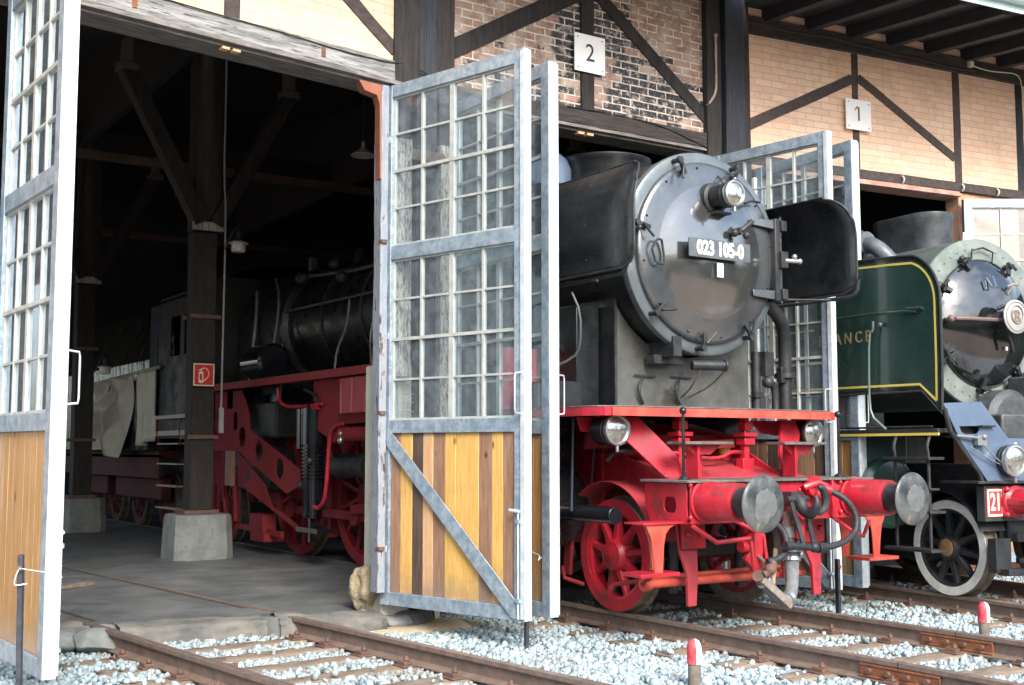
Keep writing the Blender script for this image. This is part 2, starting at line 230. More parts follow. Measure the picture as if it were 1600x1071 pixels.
# ------------------------------------------------------------------ mesh helper
class MB:
    def __init__(s): s.v = []; s.f = []; s.g = []
    def add(s, vs, fs):
        s.g.append((len(s.v), len(s.f))); k = len(s.v); s.v += [tuple(v) for v in vs]; s.f += [tuple(i + k for i in f) for f in fs]; return s
    def box(s, x0, x1, y0, y1, z0, z1, M=None):
        vs = [Vector(p) for p in ((x0, y0, z0), (x1, y0, z0), (x1, y1, z0), (x0, y1, z0), (x0, y0, z1), (x1, y0, z1), (x1, y1, z1), (x0, y1, z1))]
        if M: vs = [M @ v for v in vs]
        return s.add(vs, [(0, 3, 2, 1), (4, 5, 6, 7), (0, 1, 5, 4), (1, 2, 6, 5), (2, 3, 7, 6), (3, 0, 4, 7)])
    def bar(s, p, q, w, h, up=(0, 0, 1), n=1, jit=0.):
        p = Vector(p); q = Vector(q); d = (q - p).normalized(); a = d.cross(Vector(up)).normalized(); b = a.cross(d)
        vs = []
        for i in range(n + 1):
            c = p.lerp(q, i / n)
            for sa, sb in ((-1, -1), (1, -1), (1, 1), (-1, 1)):
                vs.append(c + a * (w / 2 * sa + random.uniform(-jit, jit)) + b * (h / 2 * sb + random.uniform(-jit, jit)))
        fs = [(3, 2, 1, 0)]
        for i in range(n):
            for j in range(4):
                fs.append((i * 4 + j, i * 4 + (j + 1) % 4, i * 4 + 4 + (j + 1) % 4, i * 4 + 4 + j))
        fs.append(tuple(n * 4 + j for j in range(4)))
        return s.add(vs, fs)
    def lathe(s, prof, o=(0, 0, 0), ax=(0, 0, 1), n=24, cap0=True, cap1=True):
        """prof: (radius, distance along ax)"""
        ax = Vector(ax).normalized(); o = Vector(o); t = Vector((0, 0, 1)) if abs(ax.z) < .9 else Vector((1, 0, 0))
        a = ax.cross(t).normalized(); b = ax.cross(a)
        vs = []; fs = []
        for r, h in prof:
            for i in range(n):
                w = 2 * math.pi * i / n; vs.append(o + ax * h + (a * math.cos(w) + b * math.sin(w)) * r)
        for k in range(len(prof) - 1):
            for i in range(n):
                j = (i + 1) % n; fs.append((k * n + i, k * n + j, (k + 1) * n + j, (k + 1) * n + i))
        if cap0: fs.append(tuple(range(n))[::-1])
        if cap1: fs.append(tuple((len(prof) - 1) * n + i for i in range(n)))
        return s.add(vs, fs)
    def cyl(s, p, q, r, r2=None, n=16):
        p = Vector(p); q = Vector(q); return s.lathe([(r, 0), (r if r2 is None else r2, (q - p).length)], p, q - p, n)
    def ring(s, o, ax, r0, r1, h, n=40):
        """annulus plate thickness h from o along ax"""
        ax = Vector(ax).normalized()
        return s.lathe([(r0, 0), (r1, 0), (r1, h), (r0, h), (r0, 0)], o, ax, n, False, False)
    def sph(s, c, r, n=12, sc=(1, 1, 1)):
        k = n // 2; vs = []; fs = []; c = Vector(c)
        for i in range(k + 1):
            for j in range(n):
                a = math.pi * i / k; b = 2 * math.pi * j / n
                vs.append(c + Vector((math.sin(a) * math.cos(b) * sc[0], math.sin(a) * math.sin(b) * sc[1], math.cos(a) * sc[2])) * r)
        for i in range(k):
            for j in range(n): fs.append((i * n + j, (i + 1) * n + j, (i + 1) * n + (j + 1) % n, i * n + (j + 1) % n))
        return s.add(vs, fs)
    def tube(s, pts, r, n=8, smooth=0, closed=False):
        pts = [Vector(p) for p in pts]
        for _ in range(smooth):
            q = [pts[0]]
            for a, b in zip(pts, pts[1:]): q += [a.lerp(b, .25), a.lerp(b, .75)]
            q.append(pts[-1]); pts = q
        if closed: pts = pts + [pts[0]]
        N = len(pts); prev = None; vs = []; fs = []
        for i, p in enumerate(pts):
            d = (pts[min(i + 1, N - 1)] - pts[max(i - 1, 0)])
            if closed and i in (0, N - 1): d = pts[1] - pts[-2]
            d.normalize()
            if prev is None:
                t = Vector((0, 0, 1)) if abs(d.z) < .9 else Vector((1, 0, 0)); a = d.cross(t).normalized()
            else: a = (prev - d * prev.dot(d)).normalized()
            prev = a; b = d.cross(a); rr = r[min(i, len(r) - 1)] if isinstance(r, (list, tuple)) else r
            for j in range(n):
                w = 2 * math.pi * j / n; vs.append(p + (a * math.cos(w) + b * math.sin(w)) * rr)
        for i in range(N - 1):
            for j in range(n): fs.append((i * n + j, i * n + (j + 1) % n, (i + 1) * n + (j + 1) % n, (i + 1) * n + j))
        fs.append(tuple(range(n))[::-1]); fs.append(tuple((N - 1) * n + j for j in range(n)))
        return s.add(vs, fs)
    def plate(s, poly, f, d, holes=()):
        """poly 2D outline (u,v); f maps (u,v,w)->point; w runs 0..d; holes = list of 2D polys"""
        loops = [[Vector((u, v, 0)) for u, v in poly]] + [[Vector((u, v, 0)) for u, v in h] for h in holes]
        tris = tessellate_polygon(loops); flat = [p for l in loops for p in l]; n = len(flat)
        vs = [f(p.x, p.y, 0) for p in flat] + [f(p.x, p.y, d) for p in flat]
        fs = [tuple(t) for t in tris] + [tuple(i + n for i in t)[::-1] for t in tris]
        k = 0
        for l in loops:
            for i in range(len(l)):
                j = (i + 1) % len(l); fs.append((k + i, k + j, n + k + j, n + k + i))
            k += len(l)
        return s.add(vs, fs)
    def obj(s, name, m, parent=None, bev=0., loc=None, rz=0., flat=False, ang=35, **props):
        if len(s.g) > 1:           # pieces that lie apart become parts of their own
            lo, hi = [], []
            for i, (v0, f0) in enumerate(s.g):
                a = np.array(s.v[v0:(s.g[i + 1][0] if i + 1 < len(s.g) else len(s.v))]); lo.append(a.min(0)); hi.append(a.max(0))
            lo = np.array(lo); hi = np.array(hi); size = (hi - lo).max(1)
            gap = np.maximum(0, np.maximum(lo[:, None] - hi[None], lo[None] - hi[:, None])); near = np.sqrt((gap ** 2).sum(2)) <= np.maximum(.02, .5 * np.maximum(size[:, None], size[None]))
            lab = list(range(len(s.g)))
            for i in range(len(lab)):
                for j in range(i):
                    if near[i, j] and lab[i] != lab[j]: a, b_ = lab[i], lab[j]; lab = [b_ if q == a else q for q in lab]
            ids = sorted(set(lab))
            if 1 < len(ids) <= 48:
                first = None
                for q in ids:
                    m2 = MB()
                    for i, (v0, f0) in enumerate(s.g):
                        if lab[i] != q: continue
                        v1, f1 = s.g[i + 1] if i + 1 < len(s.g) else (len(s.v), len(s.f))
                        k = len(m2.v); m2.v += s.v[v0:v1]; m2.f += [tuple(t - v0 + k for t in f) for f in s.f[f0:f1]]
                    o = m2.obj(name, m, parent, bev, loc, rz, flat, ang, **props); first = first or o
                return first
        me = bpy.data.meshes.new(name); me.from_pydata(s.v, [], s.f); me.materials.append(m)
        o = bpy.data.objects.new(name, me); S.collection.objects.link(o)
        import bmesh
        b = bmesh.new(); b.from_mesh(me); bmesh.ops.recalc_face_normals(b, faces=b.faces); b.to_mesh(me); b.free()
        if not flat: me.shade_smooth(); me.set_sharp_from_angle(angle=R(ang))
        if bev:
            md = o.modifiers.new('bevel', 'BEVEL'); md.width = bev; md.segments = 2; md.limit_method = 'ANGLE'; md.angle_limit = R(50); md.harden_normals = False
        if parent: o.parent = parent
        if loc: o.location = loc
        if rz: o.rotation_euler = (0, 0, rz)
        for k, v in props.items(): o[k] = v
        return o
def thing(name, label, cat, loc=(0, 0, 0), rz=0., group=None):
    o = bpy.data.objects.new(name, None); S.collection.objects.link(o); o.location = loc; o.rotation_euler = (0, 0, rz)
    o.empty_display_size = .2; o['label'] = label; o['category'] = cat
    if group: o['group'] = group
    return o
def part(name, parent, loc=(0, 0, 0), rz=0., **props):
    o = bpy.data.objects.new(name, None); S.collection.objects.link(o); o.parent = parent; o.location = loc; o.rotation_euler = (0, 0, rz); o.empty_display_size = .1
    for k, v in props.items(): o[k] = v
    return o
def tag(o, label, cat, group=None):
    o['label'] = label; o['category'] = cat
    if group: o['group'] = group
    return o
def text(s, size, ext, name, m, parent, M, sx=1., bold=0., sp=1.):
    c = bpy.data.curves.new('t', 'FONT'); c.body = s; c.size = size; c.extrude = ext; c.align_x = 'CENTER'; c.align_y = 'CENTER'; c.offset = bold; c.space_character = sp; c.resolution_u = 6
    o = bpy.data.objects.new('t', c); S.collection.objects.link(o); dg = bpy.context.evaluated_depsgraph_get()
    me = bpy.data.meshes.new_from_object(o.evaluated_get(dg)); bpy.data.objects.remove(o)
    me.transform(M @ Matrix.Diagonal((sx, 1, 1, 1))); me.materials.clear(); me.materials.append(m); me.name = name
    q = bpy.data.objects.new(name, me); S.collection.objects.link(q); q.parent = parent; return q
UP = Matrix.Rotation(R(90), 4, 'X')       # text upright, facing -y
def circ(cx, cy, r, n=20): return [(cx + r * math.cos(2 * math.pi * i / n), cy + r * math.sin(2 * math.pi * i / n)) for i in range(n)]
def fX(x): return lambda u, v, w: (x + w, u, v)      # plate in the y-z plane
def fY(y): return lambda u, v, w: (u, y + w, v)      # plate in the x-z plane
def fZ(z): return lambda u, v, w: (u, v, z + w)
def rrect(x0, x1, y0, y1, r, n=5):
    out = []
    for cx, cy, a in ((x1 - r, y1 - r, 0), (x0 + r, y1 - r, 90), (x0 + r, y0 + r, 180), (x1 - r, y0 + r, 270)):
        for i in range(n + 1): w = R(a + 90 * i / n); out.append((cx + r * math.cos(w), cy + r * math.sin(w)))
    return out
# ================================================================== THE SETTING: ground, floor
ground = MB()
N = 90
rg = random.Random(3)
for (x0, x1, y0, y1, n) in ((-16, 16, -5.6, 8, 60),):
    vs = []; fs = []
    for i in range(n + 1):
        for j in range(n + 1):
            x = x0 + (x1 - x0) * i / n; y = y0 + (y1 - y0) * j / n
            e = 0 if i in (0, n) or j in (0, n) else rg.uniform(-.012, .012)
            vs.append((x, y, -.185 + e))
    for i in range(n):
        for j in range(n): a = i * (n + 1) + j; fs.append((a, a + n + 1, a + n + 2, a + 1))
    ground.add(vs, fs)
balm = mat('crushed grey gravel bed', (.30, .33, .33), .9, 0, (.42, .45, .45), 20, bump=1, bs=30, spots=(((.10, .11, .11), .55, 18), ((.30, .26, .20), .66, 2.)))
ground.obj('gravel_bed', balm, kind='structure')
g2 = MB(); g2.add([(-400, -400, -.21), (400, -400, -.21), (400, 400, -.21), (-400, 400, -.21)], [(0, 1, 2, 3)])
tb = MB(); rr = random.Random(9)
from mathutils import noise as _nz
for dep in (0, 4):
    n = 160; vs = []; fs = []
    for i in range(n + 1):
        a = R(95 + 175 * i / n); rad = 46 + dep; h = 6.5 + dep * .6 + 3.5 * _nz.noise(Vector((i * .11, dep, 0))) + 1.4 * _nz.noise(Vector((i * .6, dep, 3)))
        for j in range(7):
            t = j / 6; r_ = rad + 2.2 * math.sin(t * 3.0) * -1 + 1.2 * _nz.noise(Vector((i * .5, j * .9, dep))); vs.append((-3 + r_ * math.sin(a), -6 + r_ * math.cos(a), -.3 + h * t))
    for i in range(n):
        for j in range(6): k = i * 7 + j; fs.append((k, k + 7, k + 8, k + 1))
    tb.add(vs, fs)
tb.g = tb.g[:1]
tb.obj('far_wood', mat('dark summer foliage', (.030, .045, .018), .9, 0, (.07, .09, .03), .8, bump=1, bs=3, bd=.3), kind='stuff', label='dark belt of trees across the yard, seen only in reflections')
g2.obj('ground', mat('dry yard earth', (.21, .14, .09), .95, 0, (.25, .17, .10), .3, bump=.3, bs=4), kind='structure')

# wall frames: (origin, angle a): lateral direction (cos a, -sin a), inward direction (sin a, cos a)
WF = {3: ((-2.1, 3.1), -8.7), 2: ((0, 3.25), 0.), 1: ((2.0, 3.3), 7.)}
def wf(k, x, y=0., z=0.):
    (px, py), a = WF[k]; a = R(a); return Vector((px + x * math.cos(a) + y * math.sin(a), py - x * math.sin(a) + y * math.cos(a), z))
def wp(k, parent): (p, a) = WF[k]; return dict(parent=parent, loc=(p[0], p[1], 0), rz=R(-a))

# concrete shed floor, ragged front edge, rails let in
def floor():
    m = MB(); NX = 150; rows = [0, .04, .12, .3, .7, 1.5, 3, 6, 11, 17, 24]
    rr = random.Random(11); ph = [rr.uniform(0, 6) for _ in range(8)]
    vs = []; fs = []
    for i in range(NX + 1):
        x = -12 + 24 * i / NX
        y = (3.52 - (x + 4.) * -.14 - .0 if x < -2.1 else 3.8) if x < 2 else 3.8 - (x - 2) * .12
        if x < -2.1: y = 3.54 - (x + 4.1) * .26
        if -2.1 <= x < -1.5: y = 3.05 + (x + 2.1) * 1.2
        j = .07 * math.sin(x * 5 + ph[0]) + .05 * math.sin(x * 11 + ph[1]) + .03 * math.sin(x * 23 + ph[2]) + rr.uniform(-.015, .015)
        low = -.02 + .02 * math.sin(x * 4 + ph[3])
        vs.append((x, y + j - .05, -.24)); vs.append((x, y + j - .02 + rr.uniform(-.02, .02), -.09 + rr.uniform(-.02, .02)))
        for k, d in enumerate(rows):
            z = 0 if k > 3 else (low * (1 - k / 4.) + rr.uniform(-.008, .008))
            vs.append((x, y + d + j * (1 - min(1, d / 1.5)), z))
    c = len(rows) + 2
    for i in range(NX):
        for k in range(c - 1): a = i * c + k; fs.append((a, a + c, a + c + 1, a + 1))
    m.add(vs, fs)
    m.obj('concrete_floor', mat('dusty shed floor', (.085, .092, .096), .62, 0, (.145, .15, .15), 1.6, bump=.5, bs=14, rv=.12, spots=(((.03, .03, .03), .64, 2.2), ((.20, .18, .15), .69, 3.4), ((.02, .02, .02), .71, 7))), kind='structure', ang=60)
floor()
def rough_threshold():
    from mathutils import noise
    m = MB()
    for xa, xb in ((-3.44, -2.55), (-4.72, -3.55), (-6.4, -4.96)):
        nx = int((xb - xa) * 34); ny = 22; vs = []; fs = []
        for i in range(nx + 1):
            x = xa + (xb - xa) * i / nx; ye = 3.50 - (x + 4.1) * .26
            for j in range(ny + 1):
                t = j / ny; p = Vector((x * 3.1, j * .22, 5.)); n1 = noise.noise(p) ; n2 = noise.noise(p * 3.3); n3 = noise.noise(Vector((x * 2.2, 3.3, 1)))
                if t < .35: y = ye - .16 - .09 * n3 + .08 * t; z = -.20 + .18 * (t / .35) ** .7
                else: u = (t - .35) / .65; y = ye - .13 - .09 * n3 + u * (.55 + .1 * n3); z = -.018 + .032 * math.sin(min(1, u * 1.3) * math.pi) * (.6 + n1) - .03 * u ** 3
                e = 0 if i in (0, nx) else 1
                vs.append((x, y - .02 * n2 - .03 * n1 * (1 - t), z + .010 * n2 + .012 * n1))
        for i in range(nx):
            for j in range(ny): a = i * (ny + 1) + j; fs.append((a, a + ny + 1, a + ny + 2, a + 1))
        m.add(vs, fs)
    me_ = m.g; m.g = m.g[:1]
    m.obj('rough_threshold', mat('broken concrete threshold', (.10, .10, .095), .9, 0, (.18, .17, .15), 3, bump=.9, bs=16, spots=(((.05, .05, .05), .60, 2.6), ((.34, .29, .22), .66, 5))), kind='structure', ang=80)
rough_threshold()

# ================================================================== THE ENGINE SHED
shed = thing('engine_shed', 'half-timbered brick roundhouse with three track bays, open glazed doors and a dark interior', 'engine shed', (0, 0, 0))
def wbox(k, name, m, x0, x1, z0, z1, y0, y1, bev=.006, **pr):
    return MB().box(x0, x1, y0, y1, z0, z1).obj(name, m, bev=bev, **wp(k, shed), **pr)
def wbar(k, name, m, p, q, w, th, y, n=6, jit=.004):      # timber in the wall plane: p,q = (x,z)
    return MB().bar((p[0], y, p[1]), (q[0], y, q[1]), th, w, up=(0, 0, 1) if abs(q[0] - p[0]) > abs(q[1] - p[1]) * .2 else (1, 0, 0), n=n, jit=jit).obj(name, m, bev=.005, **wp(k, shed))
# -- bay 3 (left)
wbox(3, 'brick_panel', brickY, -4.6, -.25, 4.97, 7.2, 0, .24, label='clean yellow brick infill of the left bay')
wbar(3, 'lintel', timberg, (-4.6, 4.93), (-.36, 4.93), .185, .22, .07, 30, .006)
MB().box(-4.4, -.33, -.055, .0, 4.795, 4.835).box(-4.4, -.33, .0, .30, 4.77, 4.838).obj('door_stop_rail', mat('dull grey steel angle', (.13, .12, .11), .6, .3, (.26, .24, .22), 5, (1, 6, 6), bump=.3, bs=20), bev=.003, **wp(3, shed))
wbar(3, 'timber_stud', brownt, (-2.07, 5.02), (-2.07, 7.1), .145, .14, .05)
wbar(3, 'timber_brace', brownt, (-.38, 5.13), (-2.0, 6.28), .135, .13, .052)
for x in (-2.93, -1.19): MB().box(x - .02, x + .02, -.05, -.04, 4.88, 4.97).obj('iron_cramp', rusty, bev=.003, **wp(3, shed))
for x in (-2.12, -2.02): MB().box(x - .035, x + .035, -.02, .05, 4.742, 4.765).obj('wood_block', plO, bev=.003, **wp(3, shed))
MB().tube([(x, -.05, z) for x, z in ((-4, 5.0), (-3, 5.02), (-2.2, 5.005), (-1.6, 5.0), (-1.0, 4.975), (-.5, 4.985), (-.3, 5.02), (-.1, 4.99), (.1, 4.93))], .006, 6, 1).obj('black_cable', rubber, **wp(3, shed))
# -- bay 2 (middle)
wbox(2, 'brick_panel', brickS, -1.78, 1.6, 4.93, 7.2, 0, .24, label='soot blackened old brick infill of the middle bay')
wbar(2, 'lintel', timberh, (-1.85, 4.895), (1.66, 4.90), .165, .24, .06, 26, .006)
MB().box(-1.8, 1.7, -.055, .0, 4.78, 4.815).box(-1.8, 1.7, .0, .3, 4.755, 4.818).obj('door_stop_rail', MATS['dull grey steel angle'], bev=.003, **wp(2, shed))
wbar(2, 'timber_stud', timber, (-.10, 4.98), (-.10, 7.1), .165, .16, .045)
wbar(2, 'timber_brace', timber, (-1.86, 5.28), (-.15, 6.28), .185, .14, .05)
wbar(2, 'timber_brace', timber, (1.60, 5.16), (-.05, 6.36), .15, .14, .052)
wbar(2, 'wall_plate', timber, (-1.8, 6.66), (1.8, 6.66), .2, .2, .03, 14)
for x in (-.18, -.06): MB().box(x - .04, x + .04, -.02, .05, 4.725, 4.752).obj('wood_block', plO, bev=.003, **wp(2, shed))
MB().tube([(x, -.07, z) for x, z in ((-.4, 4.975), (.2, 4.99), (.7, 4.975), (1.0, 4.94), (1.3, 4.87), (1.6, 4.8))], .006, 6, 1).obj('black_cable', rubber, **wp(2, shed))
MB().tube([(1.66, -.1, 6.1), (1.66, -.1, 5.6), (1.65, -.1, 5.45), (1.6, -.08, 5.36), (1.55, -.06, 5.3)], .016, 8, 2).sph((1.66, -.1, 6.12), .03).obj('conduit_pipe', mat('old brown conduit', (.26, .17, .15), .5, .2, (.36, .28, .26), 10), **wp(2, shed))
# -- piers between the bays
def post(x0, x1, y0, y1, z0, z1, m, name='timber_post'): return MB().bar(((x0 + x1) / 2, (y0 + y1) / 2, z0), ((x0 + x1) / 2, (y0 + y1) / 2, z1), y1 - y0, x1 - x0, up=(1, 0, 0), n=24, jit=.004).obj(name, m, shed, bev=.006)
post(-2.50, -2.235, 3.0, 3.3, 4.78, 7.3, timber); post(-2.225, -2.01, 3.07, 3.3, -.1, 7.3, timberb); post(-2.0, -1.80, 3.10, 3.34, 4.9, 7.3, timber)
post(-2.47, -2.32, 2.98, 3.28, 2.1, 4.3, peel); post(-2.46, -2.31, 3.02, 3.28, 4.31, 4.77, timberb)
post(-2.0, -1.87, 3.0, 3.28, 1.0, 4.3, peel); post(-2.0, -1.87, 3.04, 3.28, 4.31, 4.89, timberb)
MB().box(-2.46, -1.86, 3.0, 3.02, 4.12, 4.22).obj('tie_plate', rustb, shed, bev=.004)
b = MB()
for x in (-2.38, -2.2, -1.95): b.sph((x, 2.995, 4.17), .016, 8)
b.obj('bolt', rustb, shed)
MB().box(-2.52, -1.9, 3.14, 3.5, -.22, 2.22).obj('pier_base', palest, shed, bev=.02, label='pale rendered masonry base of the pier behind the left door pair')
b = MB()
for i in range(11): b.tube([(-2.55 + i * .055, 3.095, 1.1), (-2.55 + i * .055, 3.095, 2.05)], .0035, 4)
for i in range(12): b.tube([(-2.56, 3.09, 1.15 + i * .08), (-1.98, 3.09, 1.15 + i * .08)], .0035, 4)
b.obj('wire_mesh', wirem, shed)
post(1.545, 1.76, 3.17, 3.45, -.1, 7.3, timber); post(1.77, 2.065, 3.10, 3.45, -.1, 7.3, timberb); post(2.07, 2.2, 3.16, 3.5, -.1, 7.3, timber)
MB().box(2.205, 2.35, 3.12, 3.4, 2.0, 4.55).obj('door_jamb', whitep, shed, bev=.01)
MB().box(2.205, 2.35, 3.14, 3.4, -.1, 1.99).obj('door_jamb', peelb, shed, bev=.01)
# jambs of the left opening
jr = MB().bar(tuple(wf(3, -.50, .03, .18)), tuple(wf(3, -.50, .03, 4.77)), .14, .075, up=(1, 0, 0), n=30, jit=.004)
jr.obj('door_jamb', mat('grey blue worn jamb', (.20, .24, .30), .7, 0, (.32, .33, .35), 4, (5, 5, 1), bump=.7, bs=16, spots=(((.05, .045, .045), .57, 4), ((.45, .44, .42), .66, 5))), shed, bev=.006)
pts = [wf(3, x, -.03, z) for x, z in ((-.52, 3.85), (-.49, 3.95), (-.49, 4.68), (-.53, 4.765), (-.80, 4.765), (-.74, 4.68), (-.60, 4.66), (-.57, 4.58), (-.56, 4.0), (-.56, 3.9))]
m_ = MB(); k = len(pts); q = [p + Vector((.01, .12, 0)) for p in pts]; m_.add(pts + q, [tuple(range(k))[::-1], tuple(range(k, 2 * k))] + [(i, (i + 1) % k, k + (i + 1) % k, k + i) for i in range(k)])
m_.obj('corner_iron', mat('red rusted corner iron', (.33, .12, .07), .7, 0, (.25, .09, .06), 6, bump=.4, bs=30, spots=((.07, .03, .025), .66, 18)), shed, bev=.004)
for z in (.55, 1.75, 3.3): MB().box(-.55, -.49, -.06, 0, z, z + .035).obj('hinge_pin', rustb, bev=.004, **wp(3, shed))
# left jamb of bay 3, wall beyond
wbox(3, 'door_jamb', mat('flaking white jamb', (.50, .50, .48), .7, 0, (.64, .64, .62), 4, (5, 5, 1), bump=.6, bs=16, spots=((.12, .09, .08), .66, 3)), -4.22, -3.93, -.06, .1, -.1, 4.77)
wbox(3, 'timber_post', timber, -4.5, -4.225, -.1, .2, -.1, 7.3)
wbox(3, 'brick_panel', brickY, -5.1, -4.51, -.3, 4.96, 0, .24); wbox(3, 'brick_panel', brickY, -9, -8.6, -.3, 4.96, 0, .24); wbox(3, 'brick_panel', brickY, -9, -4.61, 4.97, 7.2, 0, .24, label='brick wall over the open bay beyond the left bay')
# -- bay 1 (right)
wbox(1, 'brick_panel', brickY, .2, 9, 4.82, 6.8, 0, .24, label='clean orange brick infill of the right bay')
wbar(1, 'lintel', brownt, (.2, 4.795), (9, 4.80), .115, .2, .065, 30, .004)
MB().box(.22, 3.60, -.06, .25, 4.665, 4.705).box(.22, 3.6, -.03, .25, 4.706, 4.735).obj('door_stop_rail', mat('pinkish primer steel', (.36, .20, .16), .55, 0, (.50, .32, .26), 5, bump=.2, bs=20), bev=.004, **wp(1, shed))
wbar(1, 'wall_plate', timberh, (.2, 6.405), (9, 6.405), .21, .2, .05, 26, .006)
for x, w in ((1.905, .10), (3.61, .12), (4.76, .13)): wbar(1, 'timber_stud', brownt if x < 4 else timberb, (x, 4.86), (x, 6.3), w, .12, .05)
wbar(1, 'timber_brace', brownt, (.2, 5.17), (1.855, 5.97), .125, .11, .038); wbar(1, 'timber_brace', brownt, (3.55, 5.17), (1.955, 6.0), .105, .11, .038)
wbox(1, 'timber_post', timberb, 4.70, 4.85, -.02, .2, -.1, 4.74); wbox(1, 'door_jamb', mat('red brown jamb', (.16, .05, .04), .6, 0, (.22, .08, .06), 4), 3.46, 3.60, -.03, .2, -.1, 4.66)
wbox(1, 'brick_panel', brickR, 3.62, 4.70, -.3, 4.735, .02, .24, label='orange brick wall below the lintel right of the right bay'); wbox(1, 'brick_panel', brickR, 4.86, 9, -.3, 4.735, .02, .24)
MB().tube([(x, -.07, z) for x, z in ((.2, 6.42), (.6, 6.40), (1.0, 6.39), (1.5, 6.42), (2.0, 6.39), (2.4, 6.36), (2.9, 6.37), (3.4, 6.33), (3.9, 6.35))], .008, 6, 1).obj('black_cable', rubber, **wp(1, shed))
MB().box(3.78, 3.85, -.10, -.05, 6.39, 6.49).tube([(3.84, -.08, 6.41), (4.1, -.08, 6.38), (4.4, -.08, 6.40), (4.62, -.08, 6.42), (4.72, -.09, 6.36), (4.74, -.09, 6.1)], .007, 6, 2).obj('junction_box', mat('cream plastic', (.66, .64, .5), .5), **wp(1, shed))
b = MB()
for x in (2.6, 3.62, 4.25): b.tube([(x, -.045, 4.74), (x, -.075, 4.77), (x, -.075, 4.80), (x, -.045, 4.83)], .012, 6, 1)
b.obj('iron_cramp', enam, **wp(1, shed))
# eaves: brick strip, mesh, rafters, boards, gutter
for k, x0, x1 in ((3, -9, .05), (2, -1.75, 1.8), (1, .1, 9)):
    top = {3: 7.2, 2: 6.78, 1: 6.52}[k]
    if k == 1: MB().box(x0, x1, .04, .2, 6.515, 6.75).obj('brick_strip', brickR, **wp(k, shed), label='orange brick strip under the eaves')
n0 = 0
soff = MB()
def zr(y, k): return (6.62 if k == 1 else 6.83 if k == 2 else 7.25) + y * .10      # underside of boards at local y
for k, x0, x1 in ((3, -9, -.3), (2, -2.0, 2.0), (1, .15, 9.3)):
    xs = [x0 + .31 + i * .62 for i in range(int((x1 - x0) / .62))]
    if k == 1: xs = [.55 + i * .645 for i in range(13)]
    if k == 2: xs = [-1.4, -.7, 0, .7, 1.35, 1.9]
    if k == 3: xs = xs[-7:]
    for x in xs:
        MB().bar((x, 1.2, zr(1.2, k) - .075), (x, -1.8, zr(-1.8, k) - .075), .11, .15, n=10, jit=.004).obj('rafter', soffit, bev=.004, **wp(k, shed))
    m = MB(); nb = 22; y = -1.86
    w = (1.2 + 1.86) / nb
    for i in range(nb):
        ya, yb = y + i * w + .004, y + (i + 1) * w
        m.add([(x0, ya, zr(ya, k)), (x1, ya, zr(ya, k)), (x1, yb, zr(yb, k)), (x0, yb, zr(yb, k)), (x0, ya, zr(ya, k) + .03), (x1, ya, zr(ya, k) + .03), (x1, yb, zr(yb, k) + .03), (x0, yb, zr(yb, k) + .03)],
              [(0, 3, 2, 1), (4, 5, 6, 7), (0, 1, 5, 4), (1, 2, 6, 5), (2, 3, 7, 6), (3, 0, 4, 7)])
    m.obj('eaves_boarding', soffit, **wp(k, shed))
    g = MB(); zc = zr(-1.93, k) + .02
    prof = [(-.07 * math.cos(R(a)), -.07 * math.sin(R(a))) for a in range(0, 181, 20)]
    vs = []; fs = []
    for x in (x0, x1):
        for s_ in (1, .94):
            for a in range(0, 181, 20): vs.append((x, -1.93 - .07 * s_ * math.cos(R(a)), zc - .07 * s_ * math.sin(R(a))))
    for i in range(9): fs += [(i, i + 1, 21 + i, 20 + i), (10 + i, 30 + i, 31 + i, 11 + i)]
    g.add(vs, fs)
    g.box(x0, x1, -1.875, -1.862, zr(-1.86, k) - .13, zr(-1.86, k) + .06)
    g.tube([(x0, -2.0, zc), (x1, -2.0, zc)], .012, 8)
    g.obj('gutter', gutm, **wp(k, shed))
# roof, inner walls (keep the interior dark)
def slab(name, pts, th, m):
    k = len(pts); t = [Vector(p) + Vector((0, 0, th)) for p in pts]
    return MB().add(list(pts) + t, [tuple(range(k)), tuple(range(k, 2 * k))[::-1]] + [(i, (i + 1) % k, k + (i + 1) % k, k + i) for i in range(k)]).obj(name, m, shed)
F3, B3 = wf(3, -8.9, 1.2, 7.37), (-13, 27, 9.6); F2a, F2b = wf(3, -.3, 1.2, 7.37), wf(2, -2.0, 1.2, 6.95)
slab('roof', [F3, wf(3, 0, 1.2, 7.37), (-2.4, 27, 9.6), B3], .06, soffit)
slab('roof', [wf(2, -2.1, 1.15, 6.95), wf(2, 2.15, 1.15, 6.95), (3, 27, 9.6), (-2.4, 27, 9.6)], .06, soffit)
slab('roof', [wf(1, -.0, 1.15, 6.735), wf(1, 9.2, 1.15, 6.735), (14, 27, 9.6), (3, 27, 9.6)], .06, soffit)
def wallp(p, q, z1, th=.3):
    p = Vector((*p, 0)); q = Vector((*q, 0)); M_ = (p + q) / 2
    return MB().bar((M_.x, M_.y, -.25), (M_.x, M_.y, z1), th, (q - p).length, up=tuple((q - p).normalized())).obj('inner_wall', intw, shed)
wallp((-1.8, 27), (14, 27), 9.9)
for x0, x1, z0, z1 in ((-13, -9.5, -.25, 9.9), (-9.5, -1.8, -.25, 1.3), (-9.5, -1.8, 3.9, 9.9), (-7.3, -6.6, 1.3, 3.9), (-4.7, -4.0, 1.3, 3.9)): MB().box(x0, x1, 26.85, 27.15, z0, z1).obj('rear_wall', intw, shed)      # rear window openings, added to throw light and reflections on the tender
p_ = Vector((*tuple(wf(3, -8.9, .1, 0))[:2], 0)); q_ = Vector((-13, 27, 0))
